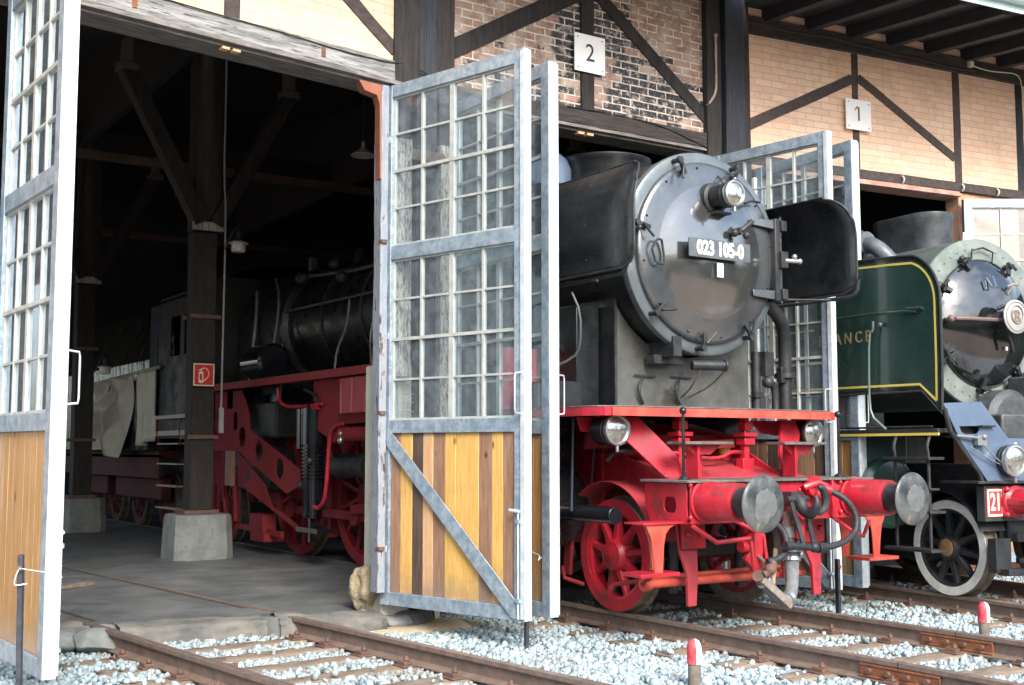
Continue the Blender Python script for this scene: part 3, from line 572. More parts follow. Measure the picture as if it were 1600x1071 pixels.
def seg(a, b_, z0, z1):
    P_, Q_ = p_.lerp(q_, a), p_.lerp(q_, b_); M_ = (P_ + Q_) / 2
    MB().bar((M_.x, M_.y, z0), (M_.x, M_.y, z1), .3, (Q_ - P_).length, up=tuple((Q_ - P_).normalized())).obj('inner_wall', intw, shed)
seg(0, .28, -.25, 9.9); seg(.28, .85, -.25, .9); seg(.28, .85, 5.4, 9.9); seg(.85, 1, -.25, 9.9)      # unseen side window openings, added to bring daylight to the tender
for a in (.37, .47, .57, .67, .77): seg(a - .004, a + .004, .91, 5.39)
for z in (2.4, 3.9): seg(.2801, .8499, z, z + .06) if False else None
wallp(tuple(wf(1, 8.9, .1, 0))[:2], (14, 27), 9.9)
# interior posts on plinths with knee braces
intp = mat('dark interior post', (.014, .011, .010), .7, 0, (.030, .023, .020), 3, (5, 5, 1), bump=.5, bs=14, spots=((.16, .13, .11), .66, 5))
band = mat('dusty limewashed band', (.34, .32, .28), .8, 0, (.42, .40, .36), 8, spots=((.14, .12, .10), .6, 12))
def ipost(x, y, first):
    M = part('interior_post', shed, (x, y, 0), R(1))
    p = MB(); h = [( .405, .40, -.05), (.395, .39, .15), (.375, .37, .55), (.36, .355, .585)]
    vs = []; fs = []
    rr = random.Random(5)
    for a, b_, z in h:
        for i in range(16):
            w = 2 * math.pi * i / 16 + math.pi / 16; c, s_ = math.cos(w), math.sin(w); k = min(1 / max(abs(c), 1e-6), 1 / max(abs(s_), 1e-6)); k = min(k, 1.3)
            vs.append((a * c * k + rr.uniform(-.006, .006), b_ * s_ * k + rr.uniform(-.006, .006), z))
    for q_ in range(3):
        for i in range(16): fs.append((q_ * 16 + i, q_ * 16 + (i + 1) % 16, q_ * 16 + 16 + (i + 1) % 16, q_ * 16 + 16 + i))
    fs.append(tuple(48 + i for i in range(16)))
    p.add(vs, fs); p.obj('plinth', conc, M, bev=.015)
    MB().box(-.25, .22, -.2, .2, .586, .64).obj('foot_plate', rustb, M, bev=.004)
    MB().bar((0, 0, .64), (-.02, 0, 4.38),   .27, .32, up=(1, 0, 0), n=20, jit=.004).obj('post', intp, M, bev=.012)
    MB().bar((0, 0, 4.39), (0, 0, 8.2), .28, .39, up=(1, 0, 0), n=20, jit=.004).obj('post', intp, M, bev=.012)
    for z in (1.58, 3.2): MB().box(-.22, .20, -.175, -.14, z, z + .055).box(-.22, .20, .14, .175, z, z + .055).obj('iron_strap', rustb, M, bev=.004)
    b = MB()
    xs = [-.22, -.15, -.09, 0., .12, .22]
    for a, c in zip(xs, xs[1:]): b.box(a, c - .008, -.185, -.145, 4.40, 4.52)
    b.obj('limewashed_block', band, M, bev=.003)
    for s_ in (-1, 1):
        MB().bar((s_ * .1, -.12, 4.5), (s_ * 1.15, -.12, 6.45), .2, .22, up=(0, 1, 0), n=8, jit=.004).obj('knee_brace', intp, M, bev=.008)
        MB().box(s_ * 1.15 - .12, s_ * 1.15 + .12, -.24, 0, 6.42, 6.52).box(s_ * 1.15 - .05, s_ * 1.15 + .05, -.24, 0, 6.53, 6.85).obj('brace_shoe', mat('dull brown steel shoe', (.10, .08, .07), .6), M, bev=.004)
    return M
for p, q, z0, z1 in (((-2.3, 3.36), (-2.4, 27), 6.9, 9.75), ((2.12, 3.5), (3, 27), 6.6, 9.75)):
    p = Vector((*p, 0)); q = Vector((*q, 0)); M_ = (p + q) / 2
    MB().bar((M_.x, M_.y, z0), (M_.x, M_.y, z1), .12, (q - p).length, up=tuple((q - p).normalized())).obj('added_roof_cheek', soffit, shed)  # cheeks added to stop light leaking through the roof slab seams
ipost(-2.16, 9.2, True); ipost(-2.2, 15.4, False); ipost(3.1, 9.4, False)
for y, z in ((12.2, 6.02), (18.2, 5.9)): MB().bar((-9, y, z), (9, y, z - .05), .14, .12, n=12, jit=.004).obj('tie_beam', mat('brown interior purlin', (.085, .055, .04), .7, 0, (.12, .08, .06), 4), shed, bev=.005)
for y in (9.2, 15.4, 21.5): MB().bar((-11, y, 7.1), (11, y, 7.0), .25, .3, n=10, jit=.004).obj('tie_beam', intp, shed, bev=.005)
MB().tube([(-1.975, 8.98, 7.0), (-1.975, 8.98, 5.9), (-1.98, 8.97, 5.2), (-1.945, 8.96, 4.6), (-1.95, 8.96, 3.0), (-1.955, 8.96, 1.72)], .014, 8, 1).box(-1.985, -1.925, 8.93, 8.965, 1.66, 2.0).obj('conduit_pipe', mat('pale grey conduit', (.30, .32, .31), .6), shed)

# -- door leaves --------------------------------------------------------
PL = [plB, plY, plD, plO, plB, plY, plY, plY, plB, plY, plB]
def leaf(hinge, tip, z0, z1, inner, planks, brace, handle_side, bolt=True, label=None):
    """hinge/tip xy; local x from hinge to tip, y = thickness; inner: side (+1/-1 local y) that carries brace, handle"""
    h = Vector((*hinge, 0)); t = Vector((*tip, 0)); d = t - h; W_ = d.length; H = z1 - z0
    M = part('door_leaf', shed, (h.x, h.y, z0), math.atan2(d.y, d.x), **({'label': label} if label else {}))
    T = .042; sw = .105
    zs = [0, .115, H * .322, H * .348, H * .655, H * .681, H - .115, H]      # bottom rail, lower panel.. (from the bottom)
    zb0, zb1 = .115, H * .322; g0, g1 = H * .347, H * .655; k0, k1 = H * .682, H - .115
    f = MB()
    f.box(0, sw, -T, T, 0, H); f.box(W_ - sw, W_, -T, T, 0, H)
    f.box(sw, W_ - sw, -T + .003, T - .003, 0, zb0)
    for a, b_ in ((zb1, g0), (g1, k0), (k1, H)): f.box(sw, W_ - sw, -T + .003, T - .003, a, b_)
    f.obj('frame', galv, M, bev=.004)
    e = MB(); e.box(W_ + .001, W_ + .013, -T, T + .0, .004, H - .004); e.box(W_ - .03, W_ + .018, inner * (T + .001) - (.0 if inner > 0 else .010), inner * (T + .001) + (.010 if inner > 0 else 0), .02, H - .02)
    e.obj('edge_strip', galvl, M, bev=.002)
    # glazing bars
    for a, b_ in ((g0, g1), (k0, k1)):
        bars = MB(); nx = 4; x0, x1 = sw, W_ - sw
        for i in (1, 2, 3):
            x = x0 + (x1 - x0) * i / nx; w = .026 if i == 2 else .012
            bars.box(x - w, x + w, -.018, .018, a, b_)
        for j in (1, 2, 3):
            z = a + (b_ - a) * j / 4; w = .014 if j == 2 else .009
            bars.box(x0, x1, -.022 if j == 2 else -.014, .022 if j == 2 else .014, z - w, z + w)
        bars.box(x0, x0 + .022, -.016, .016, a, b_); bars.box(x1 - .022, x1, -.016, .016, a, b_)
        bars.box(x0 + .022, x1 - .022, -.016, .016, a, a + .018); bars.box(x0 + .022, x1 - .022, -.016, .016, b_ - .018, b_)
        bars.obj('glazing_bars', cream, M)
        MB().add([(x0 + .002, 0, a + .002), (x1 - .002, 0, a + .002), (x1 - .002, 0, b_ - .002), (x0 + .002, 0, b_ - .002)], [(0, 1, 2, 3)]).obj('glass_panes', glass, M)
    n = len(planks); pw = (W_ - 2 * sw) / n; rr = random.Random(n + int(W_ * 100))
    edges = [0] + [i / n + rr.uniform(-.008, .008) for i in range(1, n)] + [1]
    for i in range(n):
        xa, xb = sw + edges[i] * (W_ - 2 * sw), sw + edges[i + 1] * (W_ - 2 * sw)
        MB().box(xa + .0015, xb - .0015, -.014 + rr.uniform(-.002, .002), .014 + rr.uniform(-.002, .002), zb0, zb1).obj('plank', planks[i], M, bev=.003)
    if brace:
        y = inner * (T + .006); MB().bar((.03, y, g0 - .05), (W_ - .04, y, .03), .01, .085, up=(0, 1, 0)).obj('brace', galv, M, bev=.002) if False else \
            MB().plate([(.0, zb1 + .06), (.05, zb1 + .10), (W_ - .05, .14), (W_ - .04, .02), (W_ - .12, .02), (.0, zb1 - .03)], lambda u, v, w: (u, y + w * inner, v), .008).obj('brace', galv, M, bev=.002)
    yh = handle_side * T
    MB().tube([(W_ - .02, yh, 1.66), (W_ - .02, yh + handle_side * .085, 1.67), (W_ - .02, yh + handle_side * .09, 1.70), (W_ - .02, yh + handle_side * .09, 1.96), (W_ - .02, yh + handle_side * .085, 1.99), (W_ - .02, yh, 2.0)], .0075, 8).obj('handle', wirem, M)
    if bolt:
        yb = inner * (T + .02)
        MB().tube([(W_ - .045, yb, .02), (W_ - .045, yb, .88)], .008, 8).tube([(W_ - .12, yb + inner * .02, .885), (W_ - .03, yb + inner * .005, .875)], .013, 8).obj('drop_bolt', galvl, M)
        for z in (.15, .78): MB().box(W_ - .065, W_ - .025, inner * T, inner * (T + .034), z, z + .03).obj('bolt_guide', galv, M)
    for z in (.45, H * .5, H - .55): MB().cyl((-.012, inner * .03, z), (-.012, inner * .03, z + .12), .016).box(-.03, .09, min(inner * T, inner * (T + .006)), max(inner * T, inner * (T + .006)), z + .01, z + .07).box(-.02, .06, min(inner * T, inner * (T + .006)), max(inner * T, inner * (T + .006)), z + .085, z + .115).obj('hinge', galvl, M, bev=.002)
    return M
V9 = [plV] * 9
leaf((-5.885, 2.52), (-5.802, 1.10), .06, 4.72, 1, V9, False, 1, True, 'left leaf of the left bay, varnished larch boards below the glazing')
leaf((-2.52, 3.10), (-2.065, 1.47), .07, 4.78, -1, PL, True, -1, True, 'right leaf of the left bay, mixed yellow and brown boards with a diagonal steel brace')
leaf((-1.80, 3.12), (-1.765, 1.53), .07, 4.74, 1, [plV] * 9, False, 1, True, 'left leaf of the middle bay, brown boards')
leaf((1.60, 3.14), (1.80, 1.66), .05, 4.70, -1, [plB, plD, plB, plB, plD, plB, plB, plB, plD], True, -1, True, 'right leaf of the middle bay, behind the black locomotive')
leaf((2.28, 3.14), (2.18, 1.66), .05, 4.66, 1, V9, False, 1, True, 'left leaf of the right bay, beside the green locomotive')
h1 = wf(1, 3.58, -.08); leaf((h1.x, h1.y), (h1.x + 1.40, h1.y - .95), .05, 4.62, -1, V9, True, -1, True, 'right leaf of the right bay, at the right edge')
# rag hanging? none. signs ------------------------------------------------
def sign(num, k, x0, x1, z0, z1, label):
    t = thing('number_sign', label, 'number sign', wf(k, (x0 + x1) / 2, -.05, z0), R(-WF[k][1]), 'bay number signs')
    w = (x1 - x0) / 2; h = z1 - z0
    MB().box(-w, w, -.012, .0, 0, h).obj('sign_board', whitep, t, bev=.002)
    b = MB()
    for sx_, sz_ in ((-1, .04), (1, .04), (-1, h - .04), (1, h - .04)): b.cyl((sx_ * (w - .04), -.012, sz_), (sx_ * (w - .04), -.016, sz_), .008, n=8)
    b.obj('screw', rustb, t)
    text(num, h * .66, .001, 'numeral', inkm, t, Matrix.Translation((0, -.0145, h * .5)) @ UP, .95)
    if num == '1': MB().plate([(-.018, h * .5 + .088), (-.062, h * .5 + .045), (-.062, h * .5 + .062), (-.018, h * .5 + .115)], fY(-.0155), .001).obj('numeral', inkm, t)
sign('2', 2, -.295, .105, 5.385, 5.79, 'white square sign with a black 2 above the black locomotive')
sign('1', 1, 1.70, 2.10, 5.325, 5.705, 'white square sign with a black 1 on orange brick')
fs_ = thing('fire_sign', 'small red square fire extinguisher sign on the near dark interior post', 'safety sign', (-2.20, 8.965, 2.285), R(2))
MB().box(-.145, .145, 0, .012, 0, .30).obj('sign_board', redsign, fs_, bev=.002)
lm = mat('cream sign print', (.80, .76, .55), .5)
b = MB(); y = -.003
for q in ((-.145, .145, .285, .30), (-.145, .145, 0, .015), (-.145, -.13, .0, .30), (.13, .145, 0, .30)): b.box(q[0], q[1], y, 0.0, q[2], q[3])
b.obj('sign_border', lm, fs_)
b = MB(); b.plate(rrect(-.072, -.008, .04, .19, .018), fY(-.004), .003, [rrect(-.058, -.022, .075, .16, .006)]); b.box(-.052, -.028, -.004, -.001, .19, .215)
arc = [(-.045 + .0, .222)] + [(.005 + .062 * math.cos(R(a)), .165 + .075 * math.sin(R(a))) for a in range(130, -70, -12)] + [(-.01, .06)]
b.tube([(x, -.004, z) for x, z in arc], .007, 6); b.tube([(-.075, -.004, .205), (-.04, -.004, .225), (-.01, -.004, .232)], .007, 6)
b.obj('extinguisher_pictogram', lm, fs_)
# lamps -----------------------------------------------------------------
def lamp(x, y, z, label, s=1.):
    t = thing('wall_lamp', label, 'lamp', (x, y, z), 0, 'enamel lamps on the interior posts')
    MB().tube([(-.17 * s, .05, -.02), (-.12 * s, .0, .14), (-.05 * s, 0, .27), (0, 0, .28), (.01, 0, .22)], .013, 8, 2).obj('bracket', blackm, t)
    MB().lathe([(.02, .24), (.045, .22), (.05, .12), (.075, .10)], n=20).obj('lamp_cap', blackm, t)
    MB().lathe([(.05, .105), (.13, .075), (.135, .062), (.10, .058)], n=28).obj('lamp_rim', enam, t)
    MB().lathe([(.095, .058), (.10, -.02), (.085, -.05), (.03, -.055)], n=24).obj('glass_jar', enam, t)
lamp(-1.80, 8.85, 4.16, 'enamel lamp with a pale glass jar on the near interior post'); lamp(-1.93, 15.0, 2.82, 'small enamel lamp low on the far interior post')
t = thing('pendant_lamp', 'flat pale enamel shade hanging high in the dark interior near the jamb', 'lamp', (-.36, 8.0, 5.46))
MB().lathe([(.17, .0), (.165, .02), (.08, .07), (.03, .12), (.02, .2)], n=28).obj('lamp_shade', enam, t); MB().tube([(0, 0, .2), (0, 0, 1.8)], .01, 6).obj('cord', rubber, t)
# ================================================================== TRACKS
def rail_prof(): return [(-.036, 0), (.036, 0), (.036, -.028), (.028, -.038), (.009, -.045), (.008, -.118), (.03, -.132), (.066, -.14), (.066, -.15), (-.066, -.15), (-.066, -.14), (-.03, -.132), (-.008, -.118), (-.009, -.045), (-.028, -.038), (-.036, -.028)]
SLP = []      # sleeper footprints for the stones
def track(ox, a, ys, label, joint=None, y0=-7, y1=20, yend=3.6):
    t = thing('railway_track', label, 'railway track', (ox, 0, 0), R(-a), 'tracks leading into the shed')
    pr_ = rail_prof(); k = len(pr_)
    for s in (-1, 1):
        m = MB(); yy = [y0 + (yend + .3 - y0) * i / 10 for i in range(11)] + [y1]
        vs = [(s * .7525 + u, y, w) for y in yy for u, w in pr_]
        fs = [(i * k + j, i * k + (j + 1) % k, i * k + k + (j + 1) % k, i * k + k + j) for i in range(len(yy) - 1) for j in range(1, k)]
        m.add(vs, fs + [tuple(range(k)), tuple((len(yy) - 1) * k + j for j in range(k))])
        r = m.obj('rail', railside, t, ang=25)
        top = MB().box(s * .7525 - .034, s * .7525 + .034, y0, y1, -.003, .0025); top.obj('rail_head', railtop, r, bev=.002)
        # flangeway groove inside the shed: dark gap with packed dirt
        MB().box(s * .7525 - s * .042, s * .7525 - s * .095, yend + .35, y1, -.02, .0035 - .001).obj('flangeway', mat('oily groove dirt', (.03, .028, .025), .9, 0, (.06, .055, .05), 9, bump=.4, bs=30), t)
        if joint and joint.get(s) is not None:
            y = joint[s]
            f = MB(); f.box(s * .7525 - .034, s * .7525 - .014, y - .33, y + .33, -.128, -.042); f.box(s * .7525 - .05, s * .7525 - .012, y - .33, y + .33, -.132, -.118)
            f.box(s * .7525 - .04, s * .7525 - .012, y - .33, y + .33, -.056, -.040)
            fp = f.obj('fishplate', rusty, t, bev=.004)
            b = MB()
            for q in (-.24, -.08, .08, .24): b.cyl((s * .7525 - .034, y + q, -.085), (s * .7525 - .062, y + q, -.085), .02, n=6)
            b.obj('bolt', rustb, fp)
            MB().box(s * .7525 - .037, s * .7525 + .037, y - .003, y + .003, -.06, .0028).obj('rail_gap', mat('gap black', (.01, .01, .01), .9), t)
    rr = random.Random(int(ox * 10) + 50)
    for y in ys:
        w = .13 + rr.uniform(-.015, .015); L_ = 1.3 + rr.uniform(-.06, .06); z = -.152
        m = MB(); n = 26; vs = []; fs = []
        sk = rr.uniform(-.015, .015)
        for i in range(n + 1):
            x = -L_ + 2 * L_ * i / n; e0, e1 = rr.uniform(-.006, .006), rr.uniform(-.006, .006); dz = rr.uniform(-.004, .003)
            for yy_, zz_ in ((-w + e0, -.22), (-w + e0, z - .012 + dz), (-w + .015 + e0, z + dz), (-w * .3, z + rr.uniform(-.007, .002)), (w * .35, z + rr.uniform(-.007, .002)), (w - .015 + e1, z + dz), (w + e1, z - .012 + dz), (w + e1, -.22)): vs.append((x, yy_ + sk * x, zz_))
        for i in range(n):
            for j in range(7): fs.append((i * 8 + j, i * 8 + j + 1, i * 8 + 9 + j, i * 8 + 8 + j))
        fs += [tuple(range(8))[::-1], tuple(n * 8 + j for j in range(8))]
        m.add(vs, fs); m.obj('sleeper', sleeperm, t, loc=(0, y, 0), ang=50)
        SLP.append((ox, a, y, w, L_))
        c = MB()
        for s in (-1, 1):
            c.box(s * .7525 - .17, s * .7525 + .17, y - .075, y + .075, -.151, -.139)
            for e in (-1, 1):
                x = s * .7525 + e * .095
                c.box(x - .028, x + .028, y - .03, y + .03, -.139, -.118); c.cyl((x, y, -.118), (x, y, -.078), .013, n=6); c.cyl((x, y, -.112), (x, y, -.094), .024, n=6)
                c.box(x - .012 + e * .04, x + .012 + e * .04, y - .05, y + .05, -.139, -.112)
        c.obj('rail_clip', rustb, t, bev=.002)
    return t
track(-3.72, -6.1, [-2.9, -2.3, -1.7, -1.1, -.5, .1, .72, 1.32, 1.9, 2.45, 2.95], 'left track running under the open left bay doors onto the concrete floor', y1=24)
track(0, 0, [-3.5, -2.9, -2.3, -1.7, -1.12, -.5, .12, .75, 1.37, 1.98, 2.6, 3.2], 'middle track with rusty bolted rail joints under the black and red locomotive', {-1: -1.12, 1: -.47}, y1=24)
track(3.407, 7, [-3.4, -2.8, -2.2, -1.6, -1.0, -.4, .2, .85, 1.47, 2.1, 2.7, 3.3], 'right track carrying the green locomotive with the white rimmed wheel', y1=24)

# ------------------------------------------------------------------ gravel stones
def stones():
    rs = np.random.RandomState(4)
    t = (1 + 5 ** .5) / 2
    ico = np.array([(-1, t, 0), (1, t, 0), (-1, -t, 0), (1, -t, 0), (0, -1, t), (0, 1, t), (0, -1, -t), (0, 1, -t), (t, 0, -1), (t, 0, 1), (-t, 0, -1), (-t, 0, 1)], float) / math.hypot(1, t)
    F = np.array([(0, 11, 5), (0, 5, 1), (0, 1, 7), (0, 7, 10), (0, 10, 11), (1, 5, 9), (5, 11, 4), (11, 10, 2), (10, 7, 6), (7, 1, 8), (3, 9, 4), (3, 4, 2), (3, 2, 6), (3, 6, 8), (3, 8, 9), (4, 9, 5), (2, 4, 11), (6, 2, 10), (8, 6, 7), (9, 8, 1)])
    P = rs.uniform((-9, -4.5), (11.5, 4.2), (110000, 2))
    cx, cy = -7.4977, -6.5457; az = np.degrees(np.arctan2(P[:, 0] - cx, P[:, 1] - cy)); D = np.hypot(P[:, 0] - cx, P[:, 1] - cy)
    ok = (az > 33.4 - 30) & (az < 33.4 + 31) & (D > 6.2) & (D < 18)
    # threshold edge of the shed floor
    yf = np.where(P[:, 0] < -2.1, 3.54 - (P[:, 0] + 4.1) * .26, np.where(P[:, 0] < -1.5, 3.05 + (P[:, 0] + 2.1) * 1.2, np.where(P[:, 0] < 2, 3.8, 3.8 - (P[:, 0] - 2) * .12)))
    ok &= P[:, 1] < yf - .04 + rs.uniform(-.06, .04, len(P))
    keep = np.ones(len(P), bool); lift = np.zeros(len(P)); stain = np.zeros(len(P))
    for ox, a, ys, w, L_ in SLP:
        a_ = math.radians(a); dx = P[:, 0] - ox; xl = dx * math.cos(a_) - P[:, 1] * math.sin(a_); yl = dx * math.sin(a_) + P[:, 1] * math.cos(a_)
        on = (np.abs(yl - ys) < w + .015 - .05 * rs.rand(len(P))) & (np.abs(xl) < L_ + .02)
        inner = np.abs(xl) < 1.0
        keep &= ~(on & (rs.rand(len(P)) < np.where(inner, .985, .80)))
        near = (np.abs(np.abs(xl) - .7525) < .085)
        keep &= ~(near & (np.abs(yl - ys) < 2))
        lift += np.where(on, .03, 0)
    for ox, a in ((-3.72, -6.1), (0, 0), (3.407, 7)):
        a_ = math.radians(a); xl = (P[:, 0] - ox) * math.cos(a_) - P[:, 1] * math.sin(a_); d = np.abs(np.abs(xl) - .7525)
        stain = np.maximum(stain, np.clip(1 - d / .22, 0, 1) * .8 + (np.abs(xl) < .7) * .12)
    stain = np.clip(stain + rs.uniform(-.25, .2, len(P)) * (stain > .05), 0, 1); stain = stain[ok & keep]
    P = P[ok & keep]; lift = lift[ok & keep]; n = len(P)
    sz = rs.uniform(.013, .029, n) * (1 + .45 * (rs.rand(n) < .10))
    V = ico[None] * (1 + rs.uniform(-.28, .28, (n, 12, 1))); V *= rs.uniform(.6, 1.25, (n, 1, 3)); V *= sz[:, None, None]
    q = rs.randn(n, 4); q /= np.linalg.norm(q, axis=1)[:, None]; w, x, y, z = q.T
    M = np.stack([1 - 2 * (y * y + z * z), 2 * (x * y - z * w), 2 * (x * z + y * w), 2 * (x * y + z * w), 1 - 2 * (x * x + z * z), 2 * (y * z - x * w), 2 * (x * z - y * w), 2 * (y * z + x * w), 1 - 2 * (x * x + y * y)], 1).reshape(n, 3, 3)
    V = np.einsum('nij,nkj->nki', M, V)
    zb = -.168 + .014 * np.sin(P[:, 0] * 2.1) * np.cos(P[:, 1] * 2.7) + rs.uniform(-.012, .012, n) + lift
    V += np.stack([P[:, 0], P[:, 1], zb], 1)[:, None, :]
    V = V.reshape(-1, 3); Fa = (F[None] + (np.arange(n) * 12)[:, None, None]).reshape(-1)
    me = bpy.data.meshes.new('gravel_stones'); me.vertices.add(len(V)); me.vertices.foreach_set('co', V.ravel().astype(np.float32))
    me.loops.add(len(Fa)); me.loops.foreach_set('vertex_index', Fa.astype(np.int32)); me.polygons.add(n * 20)
    me.polygons.foreach_set('loop_start', np.arange(0, n * 60, 3, dtype=np.int32)); me.polygons.foreach_set('loop_total', np.full(n * 20, 3, np.int32))
    me.update(); me.validate()
    ca = me.attributes.new('tone', 'FLOAT', 'POINT'); ca.data.foreach_set('value', np.repeat(rs.rand(n), 12).astype(np.float32))
    cb = me.attributes.new('stain', 'FLOAT', 'POINT'); cb.data.foreach_set('value', np.repeat(stain, 12).astype(np.float32))
    m = bpy.data.materials.new('crushed pale stone'); m.use_nodes = True; t = m.node_tree; p = t.nodes['Principled BSDF']
    at = t.nodes.new('ShaderNodeAttribute'); at.attribute_name = 'tone'; cr = t.nodes.new('ShaderNodeValToRGB')
    for i, (ps, c) in enumerate(((0., (.15, .19, .205)), (.15, (.25, .32, .345)), (.6, (.34, .43, .465)), (.86, (.46, .56, .60)), (1., (.34, .33, .29)))):
        e = cr.color_ramp.elements[i] if i < 2 else cr.color_ramp.elements.new(ps)
        e.position = ps; e.color = (*c, 1)
    t.links.new(at.outputs['Fac'], cr.inputs[0])
    # rust brown staining close to the rails and pads of dirt
    tc = t.nodes.new('ShaderNodeTexCoord'); nn = t.nodes.new('ShaderNodeTexNoise'); nn.inputs['Scale'].default_value = 1.4; nn.inputs['Detail'].default_value = 5
    t.links.new(tc.outputs['Object'], nn.inputs['Vector']); mr = t.nodes.new('ShaderNodeMapRange'); mr.inputs[1].default_value = .56; mr.inputs[2].default_value = .72; mr.inputs[4].default_value = .5
    t.links.new(nn.outputs[0], mr.inputs[0]); mx = t.nodes.new('ShaderNodeMix'); mx.data_type = 'RGBA'; a2 = t.nodes.new('ShaderNodeAttribute'); a2.attribute_name = 'stain'; ad = t.nodes.new('ShaderNodeMath'); ad.use_clamp = True; t.links.new(mr.outputs[0], ad.inputs[0]); t.links.new(a2.outputs['Fac'], ad.inputs[1]); t.links.new(ad.outputs[0], mx.inputs[0]); t.links.new(cr.outputs[0], mx.inputs[6]); mx.inputs[7].default_value = (.20, .15, .11, 1)
    t.links.new(mx.outputs[2], p.inputs['Base Color']); p.inputs['Roughness'].default_value = .8
    me.materials.append(m); o = bpy.data.objects.new('gravel_stones', me); S.collection.objects.link(o)
    o['kind'] = 'stuff'; o['label'] = 'pale blue grey crushed stone ballast between and beside the tracks'
stones()

# ------------------------------------------------------------------ door stakes, fouling markers, boulder, oddments
def stake(x, y, h, lean, label, hook=True, wire=0):
    t = thing('iron_stake', label, 'stake', (x, y, -.17), R(-20), 'iron door stakes')
    MB().bar((0, 0, -.1), (lean, 0, h), .028, .065, up=(0, 1, 0), n=8, jit=.0015).obj('post', mat('blue black iron bar', (.035, .04, .055), .5, .4, (.06, .065, .08), 12, bump=.2, bs=50, spots=((.16, .12, .10), .68, 20)), t, bev=.003)
    MB().cyl((lean, -.034, h - .07), (lean, -.05, h - .07), .017, n=6).obj('bolt', rustb, t)
    if hook: MB().tube([(lean, -.045, h - .07), (lean - .012, -.05, h - .10), (lean - .024, -.05, h - .145), (lean - .018, -.05, h - .165), (lean + .045, -.05, h - .155)], .0045, 8, 1).obj('hook', wirem, t)
    if wire:
        MB().tube([(lean, -.05, h - .07), (lean + wire * .5, -.03, h - .09), (lean + wire, .0, h - .11), (lean + wire * .8, -.02, h - .15)], .0028, 6, 1).tube([(lean + wire * .85, .0, h - .10), (lean + wire * .95, .0, h - .14), (lean + wire * 1.15, .01, h - .13)], .0028, 6, 1).obj('wire', wirem, t)
stake(-6.07, .55, 1.03, -.02, 'leaning black iron stake with a wire hook before the varnished left door', True, .19)
stake(-1.99, 1.60, .86, .02, 'black iron stake at the foot of the paired glazed doors', False, .10)
stake(1.60, 1.50, .55, .0, 'black iron stake below the door leaf behind the red buffer beam', False, 0)
def marker(x, y, label):
    t = thing('track_marker', label, 'marker post', (x, y, -.17), 0, 'red and white fouling markers')
    MB().cyl((0, 0, -.08), (0, 0, .17), .044, .044, 20).obj('pipe', mat('dirty grey brown pipe', (.13, .11, .09), .8, 0, (.20, .17, .14), 14, bump=.4, bs=40, spots=((.04, .035, .03), .6, 20)), t, bev=.003)
    for s, m in ((1, mat('scuffed red cap paint', (.50, .03, .05), .5, 0, (.58, .10, .12), 12, spots=((.16, .10, .09), .62, 26))), (-1, mat('scuffed white cap paint', (.78, .78, .76), .55, 0, (.64, .63, .60), 10, spots=((.30, .26, .22), .66, 26)))):
        vs = []; fs = []; prof = [(.05, .165), (.05, .27), (.046, .295), (.034, .318), (.015, .33), (.0, .333)]
        for r, z in prof:
            for i in range(13):
                w = R(180 * i / 12 - 90 + (180 if s > 0 else 0) - 25); vs.append((r * math.cos(w), r * math.sin(w), z))
        for j in range(5):
            for i in range(12): fs.append((j * 13 + i, j * 13 + i + 1, j * 13 + 14 + i, j * 13 + 13 + i))
        MB().add(vs, fs).obj('painted_cap', m, t)
marker(-1.93, -.35, 'red and white capped marker post in the gravel between the left and middle tracks')
marker(1.44, -.22, 'red and white capped marker post in the gravel before the white rimmed wheel')
def rock(name, label, loc, sc, m, seed, sub=4, cut=.0, parent=None, rot=0):
    import bmesh
    b = bmesh.new(); bmesh.ops.create_icosphere(b, subdivisions=sub, radius=1); rr = random.Random(seed)
    dirs = [(Vector((rr.gauss(0, 1), rr.gauss(0, 1), rr.gauss(0, 1))).normalized(), rr.uniform(.6, .95)) for _ in range(16)]
    from mathutils import noise
    for v in b.verts:
        p = v.co.copy()
        for d, h in dirs:
            k = p.dot(d)
            if k > h: p -= d * (k - h) * .85
        p *= 1 + (.30 if name == 'kerb_stone' else .09) * noise.noise(p * 1.9 + Vector((seed, 0, 0))) + (.09 if name == 'kerb_stone' else .03) * noise.noise(p * 5) + .02 * noise.noise(p * 14)
        v.co = Vector((p.x * sc[0], p.y * sc[1], p.z * sc[2]))
    me = bpy.data.meshes.new(name); b.to_mesh(me); b.free(); me.materials.append(m); me.shade_smooth(); o = bpy.data.objects.new(name, me); S.collection.objects.link(o); o.location = loc; o.rotation_euler = (0, 0, rot)
    if label: tag(o, label, 'stone')
    return o
rock('kerb_stone', 'rounded worn sandstone guard block beside the jamb of the left opening', (-2.52, 3.36, .20), (.19, .18, .23), stone, 8)
rock('kerb_stone', 'worn sandstone foot under the guard block at the left opening', (-2.46, 3.36, -.04), (.15, .17, .22), stone, 15)
rock('foot_stone', 'low grey stone slab at the foot of the sandstone guard block', (-2.27, 3.12, -.09), (.26, .14, .085), mat('grey foot stone', (.24, .25, .25), .85, 0, (.32, .32, .30), 6, bump=.5, bs=20), 5)
rock('sand_heap', 'spread of beige sand and mortar around the pier foot', (-2.15, 2.98, -.21), (.72, .46, .12), mat('beige sand', (.36, .30, .20), .95, 0, (.44, .38, .27), 6, bump=.8, bs=60), 3)
rock('edge_stone', 'broken grey edge stone left of the left track', (-4.92, 3.42, -.10), (.27, .26, .115), conc, 12)
rock('edge_stone', 'large broken edge stone against the varnished left door', (-5.35, 3.55, -.09), (.34, .28, .11), conc, 21)
MB().bar((-5.5, 5.6, .02), (-4.15, 6.7, .02), .09, .035, n=10, jit=.004).obj('timber_plank', sleeperm, bev=.004, label='thin weathered plank lying on the shed floor near the left rail', category='plank')
